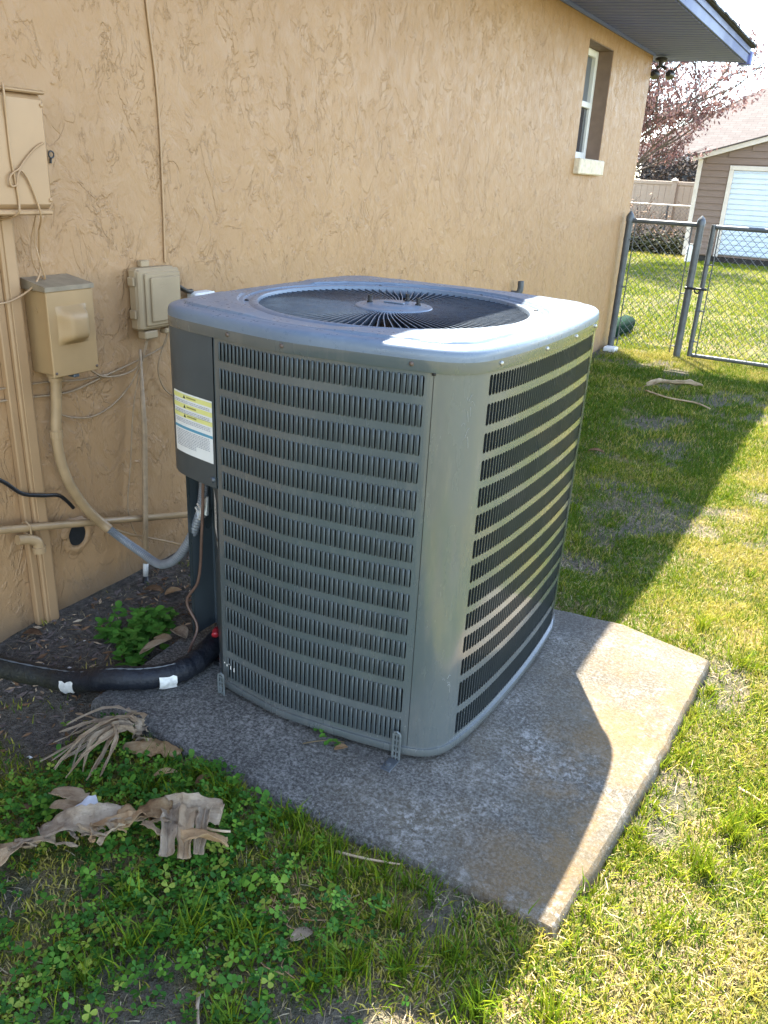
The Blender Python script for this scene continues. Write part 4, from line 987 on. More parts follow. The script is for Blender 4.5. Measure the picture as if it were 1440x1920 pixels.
for z in (0.10, 0.55, 0.95):
    b = MB(); bands(b, (0.06, 0.122), z, FY); b.lathe([(0.031, 0), (0.031, 0.02)], (0.060, FY, z-0.01), 'z', 14); b.build('tension_band', M['galv'], fn)
    b = MB(); bands(b, (0.65, 0.584), z, FY); b.lathe([(0.033, 0), (0.033, 0.02)], (0.650, FY, z-0.01), 'z', 14); b.build('tension_band', M['galv'], fn)
gt = thing('chain_link_gate', (1.25, FY, 0), 'closed grey chain link gate with a tubular frame beside the fence post', 'gate')
b = MB(); b.tube([(0.755, FY, 0.03), (0.755, FY, 1.115)], 0.020, 12); b.build('frame_upright', M['galv'], gt, True)
MB().tube([(1.80, FY, 0.03), (1.80, FY, 1.115)], 0.020, 12).build('frame_upright', M['galv'], gt, True)
MB().tube([(0.775, FY, 1.098), (1.78, FY, 1.098)], 0.0185, 12).build('frame_top', M['galv'], gt, True)
MB().tube([(0.775, FY, 0.040), (1.78, FY, 0.040)], 0.0165, 12).build('frame_bottom', M['galv'], gt, True)
b = MB(); chain(b, 0.800, 1.76, 0.05, 1.085, FY-0.01); b.build('chain_mesh', M['galv'], gt)
MB().bbox((0.804, FY-0.018, 0.04), (0.812, FY-0.008, 1.09), 0.001).build('tension_bar', M['galv'], gt)
for z in (0.16, 0.42, 0.80):
    b = MB(); bands(b, (0.755, 0.812), z, FY); b.lathe([(0.022, 0), (0.022, 0.018)], (0.755, FY, z-0.009), 'z', 12); b.build('tension_band', M['galv'], gt)
MB().tube([(1.90, FY, -0.1), (1.90, FY, 1.16)], 0.031, 16).build('hinge_post', M['galv'], gt, True)
b = MB(); b.tube([(0.62, FY-0.03, 0.60), (0.70, FY-0.035, 0.60), (0.80, FY-0.025, 0.60)], 0.010, 8); b.lathe([(0.024, 0), (0.024, 0.02)], (0.755, FY, 0.59), 'z', 12); b.tube(spline([(0.70, FY-0.035, 0.60), (0.715, FY-0.04, 0.57), (0.735, FY-0.035, 0.565), (0.745, FY-0.03, 0.59)], 5), 0.007, 6)
b.build('latch', M['black'], gt)
b = MB(); b.bbox((0.04, FY-0.17, -0.01), (0.15, FY-0.06, 0.035), 0.008); b.build('paving_scrap', M['white'], None, False, 'small white block at the foot of the fence post by the corner', 'block')
# green rounded tub lying behind the fence
b = MB(); ax = [Vector((-0.09, 6.66, 0.05)), Vector((-0.085, 6.70, 0.065)), Vector((-0.08, 6.95, 0.085)), Vector((-0.075, 7.2, 0.085)), Vector((-0.072, 7.33, 0.08)), Vector((-0.07, 7.38, 0.075))]
b.tube(ax, [0.03, 0.065, 0.085, 0.085, 0.06, 0.02], 14); M['greenplastic'].node_tree.nodes['Principled BSDF'].inputs['Specular IOR Level'].default_value = 0.1
b.build('green_tub', M['greenplastic'], None, 'all', 'dark green rounded plastic tub lying on the grass behind the fence post', 'tub')

# ------------------------------------------------------------------ background: shed, fence, house, trees
SY = 17.5
sh = thing('shed', (0.3, SY, 0), 'brown lap sided shed with a pale roll up door beyond the gate', 'shed')
SX0, SX1, EZ, PX, SLP = -1.62, 2.6, 1.98, 0.5, 0.30
def gz(x): return EZ + SLP*(min(x, 2*PX-x) - SX0)
DX0, DX1, DZ = -0.93, 1.75, 1.78
z = 0.14
while z < gz(PX):
    z2 = min(z+0.125, gz(PX)-0.01)
    if z2 - z < 0.02: break
    # the part of the board under the gable line
    xa = SX0 if z2 <= EZ else SX0 + (z2-EZ)/SLP; xb = SX1 if z2 <= EZ else 2*PX - xa
    spans = [(xa, DX0-0.10), (DX1+0.10, xb)] if z < DZ+0.08 else [(xa, xb)]
    for p, q in spans:
        if q-p > 0.05:
            b = MB(); b.add([(p,SY-0.030,z+0.002),(q,SY-0.030,z+0.002),(q,SY-0.012,z2-0.002),(p,SY-0.012,z2-0.002),(p,SY,z+0.002),(q,SY,z+0.002),(q,SY,z2-0.002),(p,SY,z2-0.002)], [(0,1,2,3),(0,4,5,1),(3,2,6,7),(0,3,7,4),(1,5,6,2)]); b.build('siding_board', M['shed'], sh)
    z += 0.125
b = MB(); b.extrude([(SX0+0.01,SY+0.002,0.12),(SX1-0.01,SY+0.002,0.12),(SX1-0.01,SY+0.002,EZ),(PX,SY+0.002,gz(PX)),(SX0+0.01,SY+0.002,EZ)], (0, 3.0, 0)); b.build('shed_body', M['shed'], sh)
MB().bbox((SX0+0.05, SY+0.05, -0.02), (SX1-0.05, SY+3, 0.119), 0.01).build('skid_base', M['black'], sh)
MB().bbox((SX0-0.03, SY-0.045, 0.10), (SX0+0.055, SY-0.001, EZ-0.02), 0.004).build('corner_trim', M['shedtrim'], sh)
b = MB()
for sgn in (1, -1):
    xe = SX0-0.14 if sgn > 0 else 2*PX-SX0+0.14; ze = EZ-0.14*SLP
    b.extrude([(xe,SY-0.10,ze-0.02),(PX,SY-0.10,gz(PX)-0.02),(PX,SY-0.10,gz(PX)+0.07),(xe,SY-0.10,ze+0.07)], (0, 0.06, 0))
b.build('rake_trim', M['shedtrim'], sh)
b = MB()
for sgn in (1, -1):
    xe = SX0-0.16 if sgn > 0 else 2*PX-SX0+0.16; ze = EZ-0.16*SLP
    b.extrude([(xe,SY-0.12,ze+0.072),(PX,SY-0.12,gz(PX)+0.072),(PX,SY-0.12,gz(PX)+0.10),(xe,SY-0.12,ze+0.10)], (0, 3.3, 0))
b.build('shed_roof', M['pinkroof'], sh)
b = MB(); b.bbox((DX0-0.09, SY-0.05, 0.12), (DX0-0.003, SY-0.0005, DZ), 0.004); b.bbox((DX1+0.003, SY-0.05, 0.12), (DX1+0.09, SY-0.0005, DZ), 0.004); b.bbox((DX0-0.09, SY-0.052, DZ+0.001), (DX1+0.09, SY-0.0006, DZ+0.085), 0.004)
b.build('door_frame', M['shedtrim'], sh)
dr = thing('roll_door', (0.4, SY, 0.13)); dr.parent = sh; dr.location = Vector((0.4, SY, 0.13)) - WORLD[sh.name]
z = 0.16
while z < DZ-0.03:
    z2 = min(z+0.098, DZ-0.002)
    MB().add([(DX0,SY-0.012,z),(DX1,SY-0.012,z),(DX1,SY-0.036,z+0.020),(DX0,SY-0.036,z+0.020),(DX1,SY-0.036,z2-0.028),(DX0,SY-0.036,z2-0.028),(DX1,SY-0.012,z2-0.001),(DX0,SY-0.012,z2-0.001)], [(0,1,2,3),(3,2,4,5),(5,4,6,7)]).build('door_slat', M['rolldoor'], dr)
    z = z2
# white sack by the shed
b = MB(); b.tube(spline([(-1.36,16.9,0.0),(-1.36,16.9,0.12),(-1.35,16.9,0.3),(-1.35,16.9,0.36)], 4), [0.11]*5+[0.12]*4+[0.10]*3+[0.06], 10); b.build('white_bucket', M['white'], None, 'all', 'small white bucket standing in front of the brown shed', 'bucket')
# tan vinyl fence
vf = thing('vinyl_fence', (-4, 21, 0), 'tan vinyl privacy fence in the distance left of the shed', 'fence')
x = -7.5
while x < -1.2:
    MB().bbox((x, 20.99, 0.06), (x+0.148, 21.02, 1.46), 0.006).build('picket', M['vinylfence'], vf); x += 0.15
for x in (-7.0, -4.9, -2.8, -0.95):
    MB().bbox((x-0.065, 20.93, 0), (x+0.065, 20.985, 1.56), 0.008).build('post', M['vinylfence'], vf)
    MB().lathe([(0.09, 0), (0.085, 0.02), (0.005, 0.07)], (x, 20.957, 1.561), 'z', 4).build('post_cap', M['shedtrim'], vf)
MB().bbox((-7.5, 20.975, 1.461), (-1.2, 21.035, 1.55), 0.008).build('fence_rail', M['vinylfence'], vf)
MB().bbox((-7.5, 20.960, 0.02), (-1.2, 20.988, 0.16), 0.008).build('fence_rail', M['vinylfence'], vf)
# far chain link fence
cf = thing('far_chain_link_fence', (-4, 19.5, 0), 'low grey chain link fence in front of the tan vinyl fence', 'fence')
MB().tube([(-6.5, 19.5, 1.02), (-1.7, 19.5, 1.02)], 0.022, 8).build('top_rail', M['shedtrim'], cf, True)
for x in (-6.2, -4.4, -2.55): MB().tube([(x, 19.5, 0), (x, 19.5, 1.03)], 0.024, 8).build('post', M['galv'], cf, True)
b = MB(); chain(b, -6.2, -1.7, 0.03, 1.0, 19.49, 0.09, 0.0022); b.build('chain_mesh', M['galv'], cf)
# neighbour house with a hip roof
nh = thing('neighbour_house', (2, 30, 0), 'neighbouring house with a faded pinkish hip roof behind the shed', 'house')
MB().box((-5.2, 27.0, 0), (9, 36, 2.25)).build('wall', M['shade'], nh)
ez = 2.32
MB().add([(-5.7,26.4,ez),(9.5,26.4,ez),(9.5,36.6,ez),(-5.7,36.6,ez),(-2.2,31.4,ez+2.55),(6,31.4,ez+2.55),(-5.7,26.4,ez-0.14),(9.5,26.4,ez-0.14),(9.5,36.6,ez-0.14),(-5.7,36.6,ez-0.14)],
     [(0,1,5,4),(1,2,5),(2,3,4,5),(3,0,4),(6,7,1,0),(7,8,2,1),(8,9,3,2),(9,6,0,3),(9,8,7,6)]).build('roof', M['pinkroof'], nh)
MB().bbox((-1.45, 30.2, ez+1.98), (-0.85, 30.75, ez+2.18), 0.02).bbox((-1.5, 30.15, ez+2.181), (-0.8, 30.8, ez+2.22), 0.01).build('roof_vent', M['shedtrim'], nh)
MB().bbox((-5.75, 26.37, ez-0.16), (9.5, 26.398, ez+0.0), 0.006).build('fascia', M['shedtrim'], nh)

def leaf_cloud(name, pts, size, mat, parent=None, kind=None, aspect=0.45, droop=0.7, label=None, cat=None):
    n = len(pts); P = np.array(pts); d = rng.normal(size=(n, 3)); d[:, 2] = d[:, 2]*0.5 - droop; d /= np.linalg.norm(d, axis=1)[:, None]
    s = rng.normal(size=(n, 3)); s -= (s*d).sum(1)[:, None]*d; s /= np.linalg.norm(s, axis=1)[:, None]
    L = (size*rng.uniform(0.6, 1.3, n))[:, None]; W = L*aspect*0.5
    V = np.stack([P, P+d*L*0.5+s*W, P+d*L, P+d*L*0.5-s*W], 1).reshape(-1, 3)
    i = np.arange(n)*4; F = np.stack([i, i+1, i+2, i+3], 1)
    o = P.mean(0); me = bpy.data.meshes.new(name); me.from_pydata((V-o).tolist(), [], F.tolist()); me.materials.append(mat)
    a = me.attributes.new('tint', 'FLOAT', 'POINT'); a.data.foreach_set('value', np.repeat(rng.random(n), 4).astype(np.float32)); me.update()
    return tag(link_mesh(name, me, parent, tuple(o)), label, cat, None, kind)
# reddish half-bare tree behind the house corner
tr = thing('red_leaved_tree', (-3.55, 15.6, 0), 'half bare reddish leaved tree rising behind the house corner', 'tree')
tb = MB(); tips = []; rt = random.Random(12)
def grow(p, d, L, r, lev):
    pts = [p]; dd = d.copy(); n = 5
    for i in range(n):
        dd = (dd + Vector((rt.uniform(-1, 1), rt.uniform(-1, 1), rt.uniform(-0.6, 0.9)))*0.16).normalized(); pts.append(pts[-1] + dd*L/n)
    tb.tube(pts, [r*(1-0.55*i/n) for i in range(n+1)], 6 if lev < 2 else 4, False)
    if lev >= 3: tips.extend(pts[1:]); return
    for k in range((5, 6, 6)[lev]):
        i = rt.randint(2, n); a = rt.uniform(0, 6.28); side = Vector((math.cos(a), math.sin(a), rt.uniform(-0.1, 0.6)))
        grow(pts[i], (dd*0.75 + side*0.8).normalized(), L*rt.uniform(0.5, 0.72), r*0.52, lev+1)
base = Vector((-3.7, 15.6, -0.05)); trunk = spline([base, base+Vector((0.05, 0, 0.6)), base+Vector((0.15, 0.05, 1.2))], 5)
MB().tube(trunk, [0.11-0.004*i for i in range(len(trunk))], 10).build('trunk', M['bark'], tr, 'all')
for d, L, r in ((Vector((0.75, 0.1, 0.75)), 2.0, 0.05), (Vector((0.95, -0.2, 0.42)), 2.1, 0.042), (Vector((0.35, 0.3, 0.95)), 2.2, 0.055), (Vector((-0.3, 0.2, 1)), 2.0, 0.05), (Vector((0.6, -0.3, 1.0)), 2.1, 0.05), (Vector((-0.7, -0.3, 0.7)), 1.7, 0.045)):
    grow(trunk[-1], d.normalized(), L, r, 0)
tb.build('branches', M['bark'], tr)
lp_ = []
for t in tips:
    q = 1.0 if t.z > 1.9 else 0.35
    if rt.random() < q*0.75:
        for k in range(rt.randint(2, 6)): lp_.append((t.x+rt.gauss(0, 0.05), t.y+rt.gauss(0, 0.05), t.z-rt.uniform(0, 0.14)))
leaf_cloud('foliage', lp_, 0.085, M['redleaf'], tr, None, 0.4, 0.9)
# dry brush on the far fence and a dark hedge at its foot
bt = MB(); bl = []
bs = thing('dry_brush', (-4.2, 19.2, 0), 'dry reddish tan brush leaning on the far chain link fence', 'bush')
for k in range(150):
    x = rt.uniform(-6.0, -2.3); y = 19.0+rt.uniform(-0.4, 0.35); h = rt.uniform(0.6, 1.25)*(1.0 if x < -2.9 else 0.7)
    p = [Vector((x, y, 0)), Vector((x+rt.uniform(-0.15, 0.25), y, h*0.5)), Vector((x+rt.uniform(-0.3, 0.5), y+rt.uniform(-0.1, 0.1), h))]; bt.tube(p, [0.010, 0.007, 0.003], 4, False)
    for j in range(14): t = rt.random(); q = p[0].lerp(p[2], t); bl.append((q.x+rt.gauss(0, 0.09), q.y+rt.gauss(0, 0.09), q.z+rt.uniform(-0.05, 0.1)))
bt.build('stems', M['bark'], bs); leaf_cloud('foliage', bl, 0.08, M['drybush'], bs, None, 0.3, 0.2)
hd = []
for k in range(5200): hd.append((rt.uniform(-6.2, -1.9), 18.75+rt.gauss(0, 0.22), abs(rt.gauss(0, 0.20))+0.02))
leaf_cloud('low_hedge', hd, 0.10, M['hedge'], None, None, 0.5, 0.2, 'low dark hedge along the foot of the far fence', 'hedge')
hd = []
for k in range(9000):
    hd.append((rt.uniform(-7.5, -1.6), 24.0+rt.gauss(0, 0.4), rt.uniform(0.4, 2.3)))
leaf_cloud('dark_shrubs', hd, 0.13, mat_blade('dull brown shrub leaf', [(0.0, (0.022, 0.018, 0.016)), (0.6, (0.055, 0.044, 0.038)), (1.0, (0.12, 0.095, 0.08))], 0.7, 0.1), None, 'stuff', 0.5, 0.2, 'dark tangle of shrubs behind the tan vinyl fence')

# ------------------------------------------------------------------ grass, clover, thatch
def blades(name, X, Y, h, w, tint, mat, lean=0.5, label=None, zoff=None, flat=0.0):
    n = len(X); Z = ground_h(X, Y) if zoff is None else zoff
    a = rng.uniform(0, 2*np.pi, n); la = rng.uniform(0, 2*np.pi, n); le = lean*rng.random(n)**0.7
    t = np.stack([np.cos(a), np.sin(a)], 1); l = np.stack([np.cos(la), np.sin(la)], 1)
    h = h*np.ones(n); w = w*np.ones(n)
    def pt(f, wf, sgn):
        off = l*(h*le*f**1.6)[:, None] + t*(w*wf*0.5*sgn)[:, None]
        z = Z + h*f*np.sqrt(np.clip(1-(le*f)**2*0.5, 0.2, 1))*(1-flat) + flat*0.004
        return np.concatenate([np.stack([X, Y], 1)+off, z[:, None]], 1)
    V = np.stack([pt(0, 1, -1), pt(0, 1, 1), pt(0.5, 0.85, 1), pt(0.5, 0.85, -1), pt(1.0, 0, 0)], 1).reshape(-1, 3)
    b = np.arange(n)*5
    nl = n*7; li = np.stack([b, b+1, b+2, b+3, b+3, b+2, b+4], 1).reshape(-1)
    ls = np.stack([np.arange(n)*7, np.arange(n)*7+4], 1).reshape(-1)
    me = bpy.data.meshes.new(name); me.vertices.add(n*5); me.vertices.foreach_set('co', V.astype(np.float32).reshape(-1))
    me.loops.add(nl); me.loops.foreach_set('vertex_index', li.astype(np.int32))
    me.polygons.add(n*2); me.polygons.foreach_set('loop_start', ls.astype(np.int32))
    me.update(calc_edges=True); me.validate()
    me.materials.append(mat); at = me.attributes.new('tint', 'FLOAT', 'POINT'); at.data.foreach_set('value', np.repeat(np.clip(tint, 0, 1), 5).astype(np.float32))
    me.update()
    return tag(link_mesh(name, me), label, None, None, 'stuff')
def off_pad(x, y):
    edge = 0.012*np.sin(x*23)+0.012*np.sin(y*31+1)
    inside = (x > 0.40) & (x < 1.775 + 0.068*np.clip(y, -0.2, 1.1) - 0.008 + edge*0.5) & (y > -0.152 + edge) & (y < 1.065+edge)
    return ~inside
def scatter(n, x0, x1, y0, y1, keep):
    x = rng.uniform(x0, x1, n); y = rng.uniform(y0, y1, n); k = keep(x, y); return x[k], y[k]
def lawn_keep(x, y):
    p = 1.0 - 1.05*dirt_mask(x, y); p *= 0.50 + 0.6*sstep(fbm(x, y, 6, 41), 0.34, 0.56)
    return (rng.random(len(x)) < p) & off_pad(x, y) & ((x > 0.03) | (y > WALL_Y1+0.03))
def cloverzone(x, y):
    return sstep(-0.10 - y, 0.0, 0.12) * sstep(1.62 + fbm(x, y, 5, 3)*0.4 - 0.2 - x - 0.15*(y+0.5), 0.0, 0.35)
# short mown lawn: green and straw mixed
def lawn_tint(x, y, bias=0.0):
    n = len(x); patch = fbm(x, y, 3.5, 61); r = rng.random(n)
    t = 0.12 + 0.62*r*(0.6+0.8*patch) + bias
    eave_shade = sstep(1.75-x, 0.0, 0.35)*sstep(y, 0.9, 1.2)*sstep(5.9-y, 0, 0.4)  # greener turf by the wall; the tint also deepens the eave shadow
    t = t*(1-0.35*eave_shade)
    dry = rng.random(n) < (0.22 + 0.55*sstep(patch, 0.48, 0.68))*(1-0.6*eave_shade); t[dry] = rng.uniform(0.74, 1.0, dry.sum()); return t
x, y = scatter(620000, 0.02, 3.0, -1.4, 3.2, lambda x, y: lawn_keep(x, y) & (rng.random(len(x)) > 0.45*cloverzone(x, y)))
sunb = np.where(x > 1.5, 0.06, -0.04)
blades('lawn_grass', x, y, rng.uniform(0.010, 0.027, len(x)), rng.uniform(0.0018, 0.0038, len(x)), lawn_tint(x, y, 0.05), M['grass'], 1.1, 'short patchy lawn grass round the concrete pad')
x, y = scatter(210000, 0.02, 3.6, 3.2, 6.6, lawn_keep)
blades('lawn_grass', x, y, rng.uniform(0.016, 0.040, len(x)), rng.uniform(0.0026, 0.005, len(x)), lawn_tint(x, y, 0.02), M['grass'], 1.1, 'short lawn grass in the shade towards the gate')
x, y = scatter(150000, -4.5, 3.6, 6.4, 17.4, lambda x, y: ((x > 0.05) | (y > WALL_Y1+0.05)) & (rng.random(len(x)) < 0.45+0.6*sstep(fbm(x, y, 1.2, 77), 0.35, 0.6)))
blades('lawn_grass', x, y, rng.uniform(0.02, 0.05, len(x)), rng.uniform(0.006, 0.012, len(x)), np.minimum(lawn_tint(x, y, 0.05)*0.9, rng.uniform(0.55, 0.80, len(x))), M['grass'], 1.1, 'sunny lawn beyond the gate')
x, y = scatter(30000, -7, 0, 17.4, 26, lambda x, y: (x < -1.75) & (fbm(x, y, 0.9, 78) > 0.42))
blades('lawn_grass', x, y, rng.uniform(0.02, 0.06, len(x)), rng.uniform(0.012, 0.02, len(x)), lawn_tint(x, y, 0.08), M['grass'], 1.1, 'thin far lawn beside the shed')
# thatch: straw lying almost flat
x, y = scatter(120000, 0.05, 3.2, -1.7, 3.4, lambda x, y: off_pad(x, y) & (rng.random(len(x)) < 0.25 + 0.75*sstep(fbm(x, y, 4, 91), 0.42, 0.6)) & (rng.random(len(x)) > 0.6*cloverzone(x, y)) & ((x > 0.55) | (rng.random(len(x)) < 0.25)))
blades('dry_thatch', x, y, rng.uniform(0.012, 0.045, len(x)), rng.uniform(0.0012, 0.0026, len(x)), rng.random(len(x)), M['straw'], 1.35, 'dry straw thatch lying in the lawn', None, 0.72)
# taller tufts in the foreground and along the pad edge
tx, ty, th_, tt = [], [], [], []
def tuft(cx, cy, n, rad_, h0, h1, g0=0.15, g1=0.6):
    r = np.abs(rng.normal(0, rad_, n)); a = rng.uniform(0, 6.28, n)
    tx.append(cx+r*np.cos(a)); ty.append(cy+r*np.sin(a)); th_.append(rng.uniform(h0, h1, n)); tt.append(rng.uniform(g0, g1, n))
for k in range(46):
    u = rng.random(); tuft(0.75+u*1.0, -0.185-abs(rng.normal(0, 0.02)), rng.integers(6, 22), 0.014, 0.025, 0.065, 0.1, 0.5)
for k in range(46):
    u = rng.random(); yy = -0.15+u*1.2; tuft(1.80+0.06*yy+abs(rng.normal(0, 0.018)), yy, rng.integers(6, 20), 0.014, 0.02, 0.05, 0.35, 0.75)
for k in range(18): tuft(1.4+rng.random()*0.45, 1.10+abs(rng.normal(0, 0.03)), rng.integers(6, 18), 0.015, 0.02, 0.05, 0.2, 0.65)
for cx, cy, n in ((1.18,-0.50,120),(1.10,-0.58,90),(1.02,-0.52,70),(1.26,-0.46,70),(1.08,-0.66,70),(1.48,-0.40,120),(1.56,-0.36,110),(1.43,-0.46,90),(1.62,-0.30,100),(1.70,-0.36,110),(1.5,-0.28,60),(1.36,-0.60,80),(0.86,-0.28,60),(0.95,-0.30,60),(1.00,-0.22,60),(1.82,-0.30,90),(2.02,0.34,120),(1.98,0.20,110),(2.06,0.44,100),(1.95,0.0,60),(1.93,1.1,90),(2.0,1.3,70),(1.78,1.28,80),(1.24,-0.24,60),(1.33,-0.25,60)):
    tuft(cx, cy, n, 0.032, 0.03, 0.085, 0.12 if cx < 1.75 else 0.35, 0.55 if cx < 1.75 else 0.72)
for k in range(60): 
    cx, cy = rng.uniform(0.6, 2.4), rng.uniform(-1.3, 3.0)
    if off_pad(np.array([cx]), np.array([cy]))[0] and cx > 0.6: tuft(cx, cy, rng.integers(15, 60), 0.03, 0.02, 0.055, 0.2, 0.65)
tx, ty, th_, tt = map(np.concatenate, (tx, ty, th_, tt)); k = off_pad(tx, ty); tx, ty, th_, tt = tx[k], ty[k], th_[k], tt[k]
blades('grass_tufts', tx, ty, th_, rng.uniform(0.0022, 0.0042, len(tx)), tt, M['grass'], 0.95, 'longer grass tufts in the lawn and along the pad edge')
# clover carpet
def clover(n, keep, name, label):
    x, y = scatter(n, 0.15, 1.9, -1.5, 0.0, keep); n = len(x); z = ground_h(x, y) + rng.uniform(0.008, 0.042, n)*(0.6+0.8*fbm(x, y, 6, 17))
    s = np.clip(rng.lognormal(-4.90, 0.33, n), 0.0040, 0.0150); yaw = rng.uniform(0, 6.28, n); tl = rng.normal(0, 0.32, (n, 2)); tint = np.clip(0.05+0.95*rng.random(n)**1.3*(0.45+fbm(x, y, 7, 19)) , 0, 1); old = rng.random(n) < 0.04; tint[old] = 1.0
    prof = [(0.0, 0.0), (0.55, 0.42), (0.95, 0.48), (1.22, 0.20), (1.14, 0.0), (1.22, -0.20), (0.95, -0.48), (0.55, -0.42)]
    Vs = []
    for k in range(3):
        a = yaw + k*2.094 + rng.normal(0, 0.12, n); ca, sa = np.cos(a), np.sin(a); cup = rng.uniform(-0.15, 0.35, n)
        for (u, w) in prof:
            dx = s*(u*ca - w*sa); dy = s*(u*sa + w*ca); Vs.append(np.stack([x+dx, y+dy, z + dx*tl[:, 0] + dy*tl[:, 1] + s*cup*abs(w)*0.9 + s*0.1*u], 1))
    V = np.stack(Vs, 1).reshape(-1, 3); b = (np.arange(n*3)*8)[:, None]
    li = (b + np.array([[0, 1, 2, 3, 4, 0, 4, 5, 6, 7]])).reshape(-1); ls = np.stack([np.arange(n*3)*10, np.arange(n*3)*10+5], 1).reshape(-1)
    me = bpy.data.meshes.new(name); me.vertices.add(len(V)); me.vertices.foreach_set('co', V.astype(np.float32).reshape(-1))
    me.loops.add(len(li)); me.loops.foreach_set('vertex_index', li.astype(np.int32)); me.polygons.add(n*6); me.polygons.foreach_set('loop_start', ls.astype(np.int32))
    me.update(calc_edges=True); me.validate(); me.materials.append(M['clover'])
    at = me.attributes.new('tint', 'FLOAT', 'POINT'); at.data.foreach_set('value', np.repeat(tint, 24).astype(np.float32)); me.update()
    tag(link_mesh(name, me), label, None, None, 'stuff')
clover(26000, lambda x, y: (rng.random(len(x)) < cloverzone(x, y)*(0.10+0.95*sstep(fbm(x, y, 6.5, 51), 0.38, 0.56))*(1-0.9*dirt_mask(x, y))) & off_pad(x, y) & (rng.random(len(x)) < sstep(x, 0.42, 0.62)), 'clover_carpet', 'dense clover and small weeds in the shaded near corner')
# litter of bark and grit in the bed by the wall
b = MB(); rl = random.Random(3)
for k in range(900):
    x = abs(rl.gauss(0.0, 0.3))+0.03; y = rl.uniform(-0.35, 0.95)
    if x > 0.58: continue
    z = float(ground_h(np.array([x]), np.array([y]))[0]); a = rl.uniform(0, 3.14); L = rl.uniform(0.004, 0.020); w = L*rl.uniform(0.1, 0.4); t = rl.uniform(-0.3, 0.3)
    c, s = math.cos(a), math.sin(a); h = rl.uniform(0.002, 0.005)
    b.cur = rl.choice((0, 0, 0, 2, 2, 2, 2, 2, 2, 1, 0, 3 if rl.random() < 0.4 else 2)); L *= 0.55 if b.cur == 3 else 1.0; w = min(w, L*0.35)
    b.add([(x-c*L-s*w*0.2, y-s*L+c*w*0.2, z+h-t*L), (x+s*w, y-c*w, z+h*0.6), (x+c*L, y+s*L, z+h+t*L), (x-s*w, y+c*w, z+h*1.6)], [(0, 1, 2, 3)])
b.build('soil_litter', [M['drybrown'], M['drypale'], M['bark'], M['pvc']], None, False, 'bark chips and grit on the soil along the wall', None, None, 'stuff')

# ------------------------------------------------------------------ weed plant
wd = thing('leafy_weed', (0.33, 0.17, 0), 'bright leafy green weed growing in the soil between wall and black pipe', 'weed')
V = []; F = []; K = 7
for i in range(K):
    t = i/(K-1); w = 0.34*math.sin(math.pi*min(1, t*0.93+0.05))**0.8*(1 if t < 0.999 else 0)
    V += [(t, -w, 0.10*w-0.12*t*t), (t, 0, -0.03-0.12*t*t+0.02*math.sin(t*9)), (t, w, 0.10*w-0.12*t*t)]
for i in range(K-1):
    for j in range(2): F.append((i*3+j, (i+1)*3+j, (i+1)*3+j+1, i*3+j+1))
wm = bpy.data.meshes.new('leaf'); wm.from_pydata(V, [], F); wm.materials.append(M['weed']); wm.polygons.foreach_set('use_smooth', [True]*len(F)); wm.update()
stems = MB(); rw = random.Random(8)
for (cx, cy, n, h) in ((0.25,0.20,4,0.085),(0.30,0.245,4,0.085),(0.34,0.21,4,0.075),(0.36,0.14,3,0.07),(0.40,0.10,4,0.07),(0.42,0.065,3,0.055),(0.33,0.29,3,0.07),(0.31,0.16,3,0.08),(0.36,0.30,3,0.05),(0.28,0.13,3,0.07),(0.38,0.19,3,0.07)):
    for q in range(n):
        x, y = cx+rw.gauss(0, 0.022), cy+rw.gauss(0, 0.022); hh = h*rw.uniform(0.7, 1.2); top = Vector((x+rw.gauss(0, 0.012), y+rw.gauss(0, 0.012), hh))
        stems.tube([(x, y, -0.01), (x, y, hh*0.5), top], 0.0014, 4, False)
        for lv in range(3):
            for k in range(4 if lv == 0 else 2):
                o = bpy.data.objects.new('leaf', wm); col.objects.link(o); o.parent = wd
                sc = rw.uniform(0.028, 0.044)*(1.0 if lv else 0.8); o.location = Vector((x, y, hh*(1.0-0.28*lv))) - WORLD[wd.name]; o.scale = (sc, sc, sc)
                o.rotation_euler = (rw.gauss(0, 0.25), rw.uniform(-0.55, 0.25), k*6.283/(4 if lv == 0 else 2)+rw.uniform(0, 1)+lv)
stems.build('stem', M['weed'], wd, 'all')

